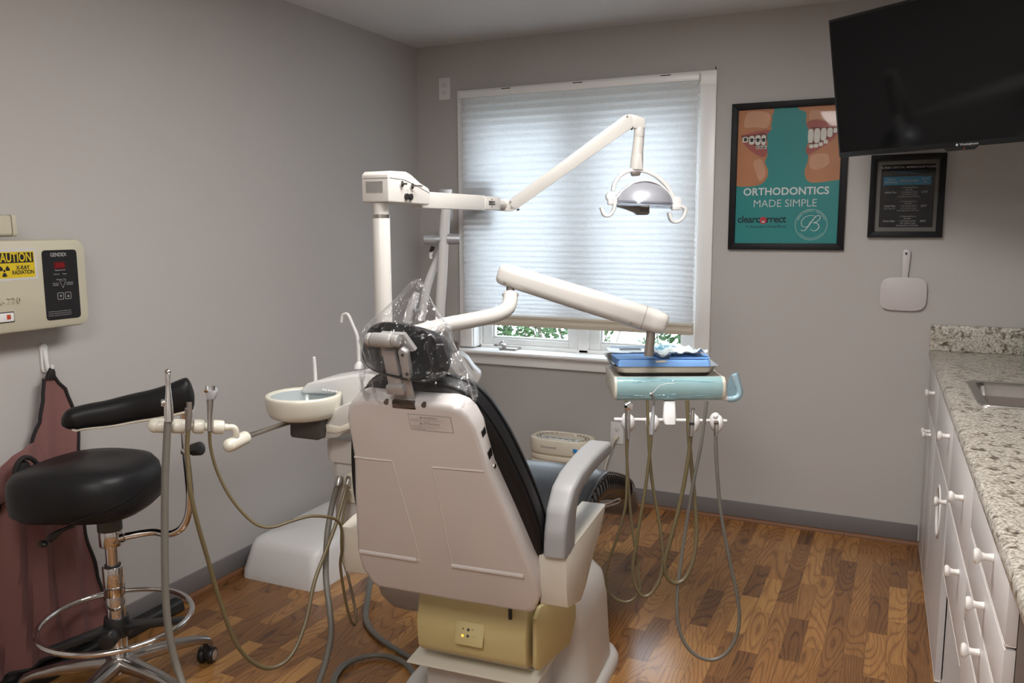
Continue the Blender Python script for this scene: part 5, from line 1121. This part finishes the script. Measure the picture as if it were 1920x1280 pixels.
for x in (.022, L2*.80): b.cyl((x, -.036, -.026), (x, -.0385, -.026), .0055, M['steel'], n=12, X=LA)
b.obj('cap_seam_and_screws', lo_)
DT = M['cream']
b = MB()       # head body with a curved front
prof = [(y, z) for y, z in ((.02, (0.020,0.020,0.967)[2]), (-.006, (0.015,-0.006,0.970)[2]), (-.022, (0.012,-0.022,0.955)[2]), (-.026, (0.012,-0.026,0.931)[2]), (-.020, (0.014,-0.020,0.905)[2]), (-.008, (0.016,-0.008,0.892)[2]))]
xl, xr_ = (-0.172,-0.020,0.931)[0], (0.193,-0.020,0.929)[0]; zt2, zb2 = prof[1][1], prof[-1][1]
pr2 = prof+[(.24, zb2+.01), (.24, zt2)]
b.prism([(xl, y, z) for y, z in pr2], (xr_-xl, 0, 0), DT, .004, DFX); dh = b.obj('head', du)
b = MB(); fr_ = spline([(0, y-.0016, z) for y, z in prof[1:]], 5)
t = bmesh.new(); xa, xb_ = xl+.008, xr_-.012
vs = [[t.verts.new((x, p.y, p.z)) for x in (xa, xb_)] for p in fr_]
for a, c2 in zip(vs[:-1], vs[1:]): t.faces.new((a[0], c2[0], c2[1], a[1]))
b.merge(t, M['teal'], DFX); 
random.seed(8)
for y0, z0, x0_, x1_, am in ((0, .86, .02, .20, .004), (0, .80, .05, .33, .003), (0, .30, .01, .2, .006), (0, .25, .1, .31, .010)):
    P2 = []
    for i in range(9):
        f = i/8; zz = zb2+(zt2-zb2)*(z0+.06*math.sin(f*3.1)*(1 if am < .005 else -1)); 
        k = min(range(len(fr_)), key=lambda j: abs(fr_[j].z-zz)); P2.append((xa+x0_+(x1_-x0_)*f*.95, fr_[k].y-.0006, zz))
    b.tube(P2, .0011, M['bluefilm'], n=6, res=3, X=DFX)
b.obj('front_film', dh, label='wrinkled teal film on the curved front')
b = MB(); b.tube([(0.183,0.000,0.898),(0.212,0.000,0.894),(0.233,0.000,0.898),(0.243,-0.000,0.912),(0.237,0.000,0.939),(0.225,0.000,0.975)], .0088, M['white'], n=14, res=5, X=DFX); hn = b.obj('handle', du)
b = MB(); b.tube([(0.205,0.000,0.893),(0.229,0.000,0.894),(0.245,0.000,0.910),(0.239,0.000,0.939),(0.227,-0.000,0.979)], .0108, M['bluefilm'], n=12, res=5, X=DFX); b.loft([[Vector(p)+Vector((0, dy, 0)) for p in [(0.202,0.000,0.939),(0.213,-0.000,0.971),(0.223,0.000,0.975),(0.238,-0.000,0.914),(0.230,0.000,0.885),(0.206,-0.000,0.898)]] for dy in (-.004, .004)], M['bluefilm'], X=DFX); b.obj('handle_film', hn, label='blue film wrapped on the handle')
b = MB(); pp = [(0.012,-0.005,0.889), (0.008,-0.028,0.860), (0.006,-0.040,0.838), (0.007,-0.045,0.821)]
b.loft([[(p[0]+u, p[1]+v, p[2]) for u, v in rrect(w_, .022, .008, 4)] for p, w_ in zip(pp, (.038, .040, .043, .036))], M['white'], X=DFX); b.obj('bracket', du)
b = MB(); b.cyl((-0.174,-0.035,0.834), (0.196,-0.035,0.827), .006, M['white'], bev=.002, X=DFX); b.obj('bar', du)
for px_ in [(-0.131,-0.035,0.827),(-0.052,-0.035,0.826),(0.081,-0.035,0.826),(0.158,-0.035,0.825)]:
    b = MB(); b.sphere((px_[0], px_[1], px_[2]), .0235, M['white'], (.85, .9, 1.32), X=DFX); b.sphere((px_[0]+.009, px_[1]-.006, px_[2]-.004), .0215, M['white'], (.75, 1.0, 1.3), X=DFX)
    b.prism([(px_[0]+u, px_[1]-.028, px_[2]-.012+v) for u, v in circ(.010, 20, .016)], (0, .01, 0), M['white'], .002, DFX); b.obj('holder', du)
# tray with pack and pouches
ty_ = thing('instrument_tray', 'shallow stainless steel tray on top of the delivery unit', 'tray', DFX @ Vector((0, .15, .98)), YAWC)
TZ = 1.003; tcx = ((-0.176,0.000,1.000)[0]+(0.177,0.000,1.000)[0])/2
def tr(w_, d_, r, z): return [(tcx+u, .145+v, z) for u, v in rrect(w_, d_, r, 5)]
b = MB(); b.loft([tr(.30, .26, .03, TZ-.024), tr(.318, .275, .03, TZ-.022), tr(.335, .29, .03, TZ-.008), tr(.350, .305, .032, TZ), tr(.356, .311, .034, TZ+.001), tr(.356, .311, .034, TZ-.002), tr(.352, .307, .033, TZ-.002), tr(.332, .287, .03, TZ-.010), tr(.312, .27, .03, TZ-.0205), tr(.30, .26, .03, TZ-.022)][:5]+[tr(.344, .299, .03, TZ-.001), tr(.328, .283, .03, TZ-.010), tr(.31, .268, .03, TZ-.021)], M['steel'], X=DFX); b.obj('tray_pan', ty_)
b = MB(); b.loft([tr(.30, .26, .03, zt2+.0), tr(.31, .265, .03, TZ-.0245)], M['tvblack'], X=DFX); b.obj('rubber_mat', ty_)
bp = thing('instrument_pack', 'blue wrapped sterile instrument pack lying in the steel tray', 'instrument pack', DFX @ Vector((0, .11, TZ-.02)), YAWC)
b = MB(); x0, x1 = (-0.156,0.030,1.018)[0], (0.152,0.030,1.009)[0]
def pk(k, z, dy=0): return [(x0+(x1-x0)/2+u+.002*math.sin(v*60), .115+v+dy+.003*math.sin(u*40), z+.0025*math.sin(u*38+1)+.002*math.sin(v*50)) for u, v in rrect((x1-x0)-k, .17-k, .012, 6)]
b.loft([pk(.012, TZ-.017), pk(.0, TZ-.010), pk(.0, TZ+.006), pk(.006, TZ+.013), pk(.03, TZ+.016), pk(.10, TZ+.0165)], M['blue'], X=DFX); b.obj('wrap', bp)
b = MB(); cx0 = (x0+x1)/2
for s in (-1, 1): b.prism([(cx0+s*.02, .04, TZ+.019), (cx0+s*.155, .036, TZ+.018), (cx0+s*.165, .13, TZ+.0185), (cx0+s*.05, .16, TZ+.0195)], (0, 0, .0035), M['blue'], .001, DFX)
b.prism([(x1-.035, .045, TZ+.0185), (x1-.008, .034, TZ+.015), (x1-.010, .05, TZ+.0225)], (0, 0, .003), M['pouchblue'], X=DFX); b.obj('folds', bp)
b = MB(); b.prism([(cx0-.03, .0285, TZ+.007), (cx0-.005, .0275, TZ+.008), (cx0+.012, .0285, TZ+.011), (cx0+.0, .0285, TZ+.016), (cx0-.028, .0285, TZ+.014)], (0, .003, 0), M['cream'], .0008, DFX); b.obj('tape_tab', bp, label='cream tape tab on the blue wrap')
def sheet(name, ctr, w_, d_, amp, seed, m, z0, rot=0.0, n=22):
    b = MB(); t = bmesh.new(); X = DFX @ Matrix.Translation((ctr[0], ctr[1], z0)) @ Matrix.Rotation(rot, 4, 'Z'); g = []
    for i in range(n+1):
        r = []
        for j in range(n+1):
            u, v = (i/n-.5)*w_, (j/n-.5)*d_; h = amp*(.5+noise.noise(Vector((u*22+seed, v*26, seed)))+.5*noise.noise(Vector((u*60, v*60, seed)))); r.append(t.verts.new((u+.15*amp*math.sin(v*90), v, max(h, 0))))
        g.append(r)
    for i in range(n):
        for j in range(n): t.faces.new((g[i][j], g[i+1][j], g[i+1][j+1], g[i][j+1]))
    r = bmesh.ops.extrude_face_region(t, geom=t.faces[:])
    for e in r['geom']:
        if isinstance(e, bmesh.types.BMVert): e.co.z += .0016
    bmesh.ops.recalc_face_normals(t, faces=t.faces[:]); b.merge(t, m, X); return b, X
flatp = thing('sterilization_pouch', 'flat printed blue and white sterilization pouch at the back of the tray', 'pouch', DFX @ Vector((-.09, .20, TZ+.02)), YAWC)
b, X = sheet('p', (cx0-.085, .19), .17, .12, .004, 3, M['pouch'], TZ+.0245); b.obj('pouch_film', flatp)
b = MB(); X2 = DFX @ Matrix.Translation((cx0-.085, .19, TZ+.032)); b.box((-.07, .03, 0), (.08, .05, .0006), M['pouchblue'], X=X2)
for i in range(3): b.box((-.045, -.03+.012*i, 0), (.03, -.024+.012*i, .0006), M['printbk'], X=X2)
b.text('STERILIZATION POUCH', .012, M['pouch'], X2 @ Matrix.Translation((0, .04, .001)), bold=.01); b.obj('print', flatp)
crp = thing('crumpled_pouch', 'torn crumpled clear blue pouch lying on the blue pack', 'pouch', DFX @ Vector((.05, .12, TZ+.02)), YAWC)
b, X = sheet('c', (cx0+.055, .10), .17, .13, .030, 7, M['pouch'], TZ+.0245, .1); b.obj('film', crp, sharp=20)
b, X = sheet('c2', (cx0+.02, .12), .13, .06, .022, 12, M['bluefilm'], TZ+.030, -.3, 14); b.obj('torn_flap', crp, sharp=20)
# four handpieces with hoses
hpg = None
def hp(name, label, cat, body, hose_pts, m, extra=None, r=.0056):
    t_ = thing(name, label, cat, body[0][0], group='instruments hanging from the delivery unit')
    b = MB(); pts, rad, mm = body; b.tube(pts, rad, mm, n=16, res=3)
    if extra: extra(b)
    b.obj('body', t_)
    b = MB(); hose(b, hose_pts, r, m); b.obj('hose', t_); return t_
S_, T_ = M['steel'], M['tan']
def ex1(b): b.prism([Vector(p) for p in [(1.750,-1.682,0.908),(1.752,-1.680,0.916),(1.768,-1.671,0.923),(1.776,-1.669,0.916),(1.774,-1.673,0.895),(1.765,-1.677,0.898),(1.757,-1.681,0.895)]], HF*.016, M['chrome'], .003); b.cyl((1.756,-1.685,0.909), (1.757,-1.673,0.910), .005, M['chrome'], n=10)
hp('air_water_syringe', 'chrome air water syringe in the leftmost holder of the delivery unit', 'syringe', ([(1.760,-1.660,0.912),(1.758,-1.665,0.889),(1.758,-1.669,0.859),(1.760,-1.672,0.834),(1.761,-1.676,0.805)], [.006, .0075, .0085, .0082, .006], S_), [(1.761,-1.675,0.810),(1.761,-1.679,0.759),(1.764,-1.687,0.676),(1.763,-1.697,0.593),(1.748,-1.713,0.509),(1.727,-1.731,0.434),(1.717,-1.741,0.374),(1.726,-1.740,0.327),(1.749,-1.729,0.300),(1.779,-1.713,0.290),(1.804,-1.694,0.306),(1.811,-1.682,0.333),(1.800,-1.672,0.398),(1.782,-1.663,0.480),(1.767,-1.653,0.562),(1.754,-1.638,0.661),(1.743,-1.626,0.744),(1.736,-1.612,0.827),(1.730,-1.597,0.910)], M['tan'], ex1, .0042)
def ex2(b): b.tube([(1.833,-1.643,0.911),(1.833,-1.641,0.924),(1.830,-1.640,0.936),(1.825,-1.641,0.945),(1.821,-1.643,0.947)], [.0035, .0035, .004, .0045, .004], M['greyhose'], n=10, res=4); b.tube([(1.826,-1.657,0.950),(1.835,-1.652,0.957),(1.849,-1.642,0.974),(1.869,-1.632,0.981),(1.890,-1.622,0.982)], .0008, M['white'], n=6, res=4); b.sphere((1.824,-1.647,0.948), .0035, M['white'])  # thin white strand is a drawn crease and highlight of the front film
hp('ultrasonic_scaler', 'grey ultrasonic scaler with a bent tip in the second delivery holder', 'scaler', ([(1.829,-1.628,0.911),(1.829,-1.632,0.883),(1.828,-1.637,0.859),(1.827,-1.639,0.842),(1.827,-1.643,0.818)], [.004, .006, .007, .0085, .0068], M['silver']), [(1.827,-1.643,0.822),(1.824,-1.652,0.743),(1.817,-1.667,0.643),(1.808,-1.681,0.560),(1.800,-1.694,0.476),(1.793,-1.703,0.409),(1.797,-1.705,0.361),(1.810,-1.701,0.326),(1.826,-1.692,0.308),(1.845,-1.678,0.316),(1.863,-1.660,0.348),(1.872,-1.644,0.391),(1.869,-1.633,0.439),(1.856,-1.623,0.513),(1.837,-1.614,0.595),(1.819,-1.605,0.678),(1.807,-1.593,0.760),(1.798,-1.580,0.843),(1.791,-1.568,0.910)], M['tan'], ex2, .0052)
def ex3(b): b.cyl((1.943,-1.592,0.904), (1.943,-1.593,0.898), .0062, M['bracket'], n=14); b.cyl((1.942,-1.599,0.858), (1.943,-1.601,0.850), .0082, M['black'], n=14)
hp('slow_handpiece_motor', 'steel handpiece motor with a black ring in the third delivery holder', 'handpiece', ([(1.942,-1.588,0.896),(1.941,-1.591,0.877),(1.941,-1.595,0.852),(1.941,-1.598,0.834),(1.940,-1.601,0.815)], [.006, .0075, .008, .008, .0068], S_), [(1.938,-1.591,0.817),(1.935,-1.599,0.750),(1.926,-1.611,0.667),(1.914,-1.626,0.583),(1.898,-1.642,0.500),(1.884,-1.655,0.432),(1.884,-1.657,0.389),(1.895,-1.652,0.361),(1.914,-1.641,0.348),(1.937,-1.623,0.359),(1.955,-1.602,0.402),(1.962,-1.584,0.463),(1.959,-1.571,0.520),(1.948,-1.558,0.602),(1.934,-1.545,0.693),(1.919,-1.531,0.792),(1.906,-1.514,0.909)], M['tan'], ex3, .0066)
def ex4(b): b.sphere((2.006,-1.556,0.875), .0085, M['white'], (1, 1, 1)); b.cyl((2.011,-1.568,0.855), (2.011,-1.570,0.862), .0075, M['bracket'], n=14)
hp('handpiece_coupling', 'empty handpiece coupling with grey hose in the rightmost delivery holder', 'handpiece', ([(2.010,-1.562,0.859),(2.011,-1.564,0.844),(2.011,-1.566,0.831),(2.011,-1.568,0.814)], [.007, .0078, .0075, .0062], S_), [(2.010,-1.568,0.819),(2.016,-1.575,0.745),(2.024,-1.580,0.671),(2.034,-1.585,0.596),(2.050,-1.588,0.514),(2.069,-1.590,0.431),(2.090,-1.591,0.348),(2.104,-1.594,0.273),(2.104,-1.601,0.215),(2.091,-1.612,0.168),(2.067,-1.627,0.134),(2.032,-1.644,0.119),(1.993,-1.657,0.129),(1.958,-1.663,0.159),(1.934,-1.661,0.206),(1.923,-1.652,0.262),(1.920,-1.636,0.335),(1.924,-1.616,0.416),(1.929,-1.596,0.497),(1.936,-1.573,0.587),(1.945,-1.549,0.678),(1.954,-1.527,0.752),(1.959,-1.507,0.826),(1.963,-1.488,0.906)], M['greyhose'], ex4, .0056)

# ================================================================== operator stool
SX, SY = .35, -2.42
st = thing('operator_stool', 'black vinyl operator stool with chrome foot ring and curved body rest', 'stool', (SX, SY, 0))
SXF = Matrix.Translation((SX, SY, 0))
CHR_, BLK = M['chrome'], M['black']
b = MB(); b.cyl((0, 0, .085), (0, 0, .14), .040, M['steel'], bev=.006, X=SXF); b.cyl((0, 0, .13), (0, 0, .36), .0285, CHR_, bev=.002, X=SXF); b.obj('outer_column', st)
b = MB(); b.cyl((0, 0, .335), (0, 0, .43), .031, CHR_, bev=.002, X=SXF); b.cyl((0, 0, .43), (0, 0, .435), .024, BLK, X=SXF); b.cyl((0, 0, .40), (0, 0, .535), .0185, CHR_, X=SXF); b.cyl((0, 0, .495), (0, 0, .548), .0335, CHR_, bev=.004, X=SXF); b.obj('piston', st)
for k in range(5):
    a = math.radians(70+72*k); c, s = math.cos(a), math.sin(a); LX_ = SXF @ Matrix.Rotation(a, 4, 'Z')
    b = MB(); rs = []
    for r, z, w_, h_ in ((.02, .115, .055, .050), (.10, .112, .046, .042), (.18, .106, .040, .034), (.25, .094, .036, .026), (.285, .082, .034, .024), (.296, .072, .030, .022)): rs.append([(r, u, z+v) for u, v in rrect(w_, h_, h_*.4, 4)])
    b.loft(rs, M['steel'], X=LX_); lg = b.obj('base_leg', st, sharp=50)
    b = MB(); rot = LX_ @ Matrix.Translation((.276, 0, 0)) @ Matrix.Rotation(math.radians(40+25*k), 4, 'Z'); b.cyl((0, 0, .045), (0, 0, .075), .008, BLK, n=12, X=rot)
    for s_ in (-1, 1): b.cyl((.008, s_*.005, .0272), (.008, s_*.026, .0272), .027, BLK, bev=.005, X=rot); b.cyl((.008, s_*.0262, .0272), (.008, s_*.0268, .0272), .018, M['steel'], n=20, X=rot)
    b.box((-.012, -.010, .02), (.02, .010, .058), BLK, .005, rot); b.obj('caster', lg)
RZ = .255; RR = .220
b = MB(); b.tube([(RR*math.cos(2*math.pi*i/64), RR*math.sin(2*math.pi*i/64), RZ) for i in range(64)], .0088, CHR_, n=12, closed=True, X=SXF); b.obj('foot_ring', st, sharp=80)
b = MB(); b.cyl((0, 0, RZ-.05), (0, 0, RZ+.012), .042, BLK, .036, X=SXF, bev=.004)
for a in (25, 145, 265):
    LX_ = SXF @ Matrix.Rotation(math.radians(a), 4, 'Z'); b.prism([(.02, y, RZ-.03) for y in (-.026, .026)]+[(RR-.004, .011, RZ-.012), (RR-.004, -.011, RZ-.012)], (0, 0, .018), BLK, .004, LX_)
a = math.radians(-62); b.cyl((.03*math.cos(a), .03*math.sin(a), RZ-.035), (.085*math.cos(a), .085*math.sin(a), RZ-.035), .026, BLK, bev=.008, X=SXF); b.obj('ring_hub', st)
SC = Vector((0.325,-2.468,0.700)); so2 = MB()
SF = frame_xf((SC.x, SC.y, SC.z), YAWC-math.radians(6)) @ Matrix.Rotation(math.radians(-2), 4, 'Y')
def srow(k, z, dz=0.0): 
    return [(u*k, v*k, z+.012*math.cos(u*7)*1.0-.010+dz*(u/.23)) for u, v in superell(.197, .180, 2.9, 56)]
so2.loft([srow(.55, -.080), srow(.86, -.072), srow(.985, -.050), srow(1.0, -.022), srow(1.0, .018), srow(.975, .045), srow(.90, .065), srow(.72, .076), srow(.40, .079)], M['vinyl'], X=SF)
sto = so2.obj('seat', st, sharp=60)
b = MB(); P3 = []
for i in range(13):
    a = math.radians(-80+12*i); k = 1.004; P3.append(((.197*k*math.copysign(abs(math.cos(a))**(2/2.9), math.cos(a))), .180*k*math.copysign(abs(math.sin(a))**(2/2.9), math.sin(a)), -.058+.060*min(1, i/7.0)**.8))
b.tube(P3, .0018, M['vinyl'], n=6, res=4, X=SF); b.obj('seam', sto)
b = MB(); b.cyl((0, 0, .546), (0, 0, .60), .036, M['darkgrey'], X=SXF); b.obj('seat_mount', st)
b = MB(); b.tube([(0.299,-2.499,0.578),(0.268,-2.516,0.565),(0.245,-2.529,0.548),(0.232,-2.537,0.535)], [.006, .006, .012, .011], BLK, n=12, res=3); b.sphere((0.218,-2.546,0.524), .013, BLK, (1.3, 1, .8)); b.obj('lever', st)
b = MB(); b.tube([(SX+.03, SY+.01, .523)]+[(0.446,-2.348,0.529),(0.497,-2.333,0.525),(0.539,-2.319,0.545),(0.562,-2.310,0.588),(0.569,-2.306,0.647),(0.567,-2.305,0.714),(0.563,-2.305,0.781),(0.560,-2.302,0.863),(0.562,-2.303,0.905)], .0115, CHR_, n=16, res=6); b.cyl((SX, SY, .510), (SX+.045, SY+.018, .523), .014, CHR_, n=16); b.obj('support_tube', st, sharp=80)
b = MB(); b.cyl((0.567,-2.308,0.781), (0.566,-2.306,0.798), .0165, CHR_, bev=.003); b.cyl((0.578,-2.312,0.795), (0.597,-2.314,0.799), .006, M['steel'], n=12); b.cyl((0.597,-2.314,0.799), (0.631,-2.308,0.806), .019, BLK, .021, bev=.005); b.obj('clamp_knob', st)
armc = [(0.320,-2.530,0.895),(0.335,-2.498,0.908),(0.359,-2.464,0.913),(0.391,-2.426,0.916),(0.439,-2.380,0.927),(0.499,-2.344,0.939),(0.542,-2.316,0.952),(0.570,-2.296,0.962),(0.586,-2.282,0.965)]
AC = spline(armc, 5); rs = []
n_ = len(AC)
for i, p in enumerate(AC):
    f = i/(n_-1); tdir = (AC[min(i+1, n_-1)]-AC[max(i-1, 0)]).normalized(); sdx = tdir.cross(Vector((0, 0, 1))).normalized(); upx = sdx.cross(tdir)
    k = min(1, (min(f*.8, 1-f)*9)**.55+.16); hh = (.030+.024*f)*k; ww = .034*k
    rs.append([p+sdx*u+upx*v for u, v in superell(ww, hh, 2.5, 28)])
b = MB(); b.loft(rs, M['vinyl']); b.obj('body_rest', st, sharp=70)
b = MB(); rs = []
for i, p in enumerate(AC[2:-3]):
    tdir = (AC[i+3]-AC[i+1]).normalized(); sdx = tdir.cross(Vector((0, 0, 1))).normalized(); f = i/(n_-1); upx = sdx.cross(tdir); hh = .030+.024*f
    k = min(1, (min(f+.06, 1.06-f)*9)**.5+.1); rs.append([p-upx*(hh*k-.002)+sdx*u+upx*v for u, v in rrect(.044*k, .010, .004, 3)])
b.loft(rs, M['cream']); b.obj('body_rest_plate', st)
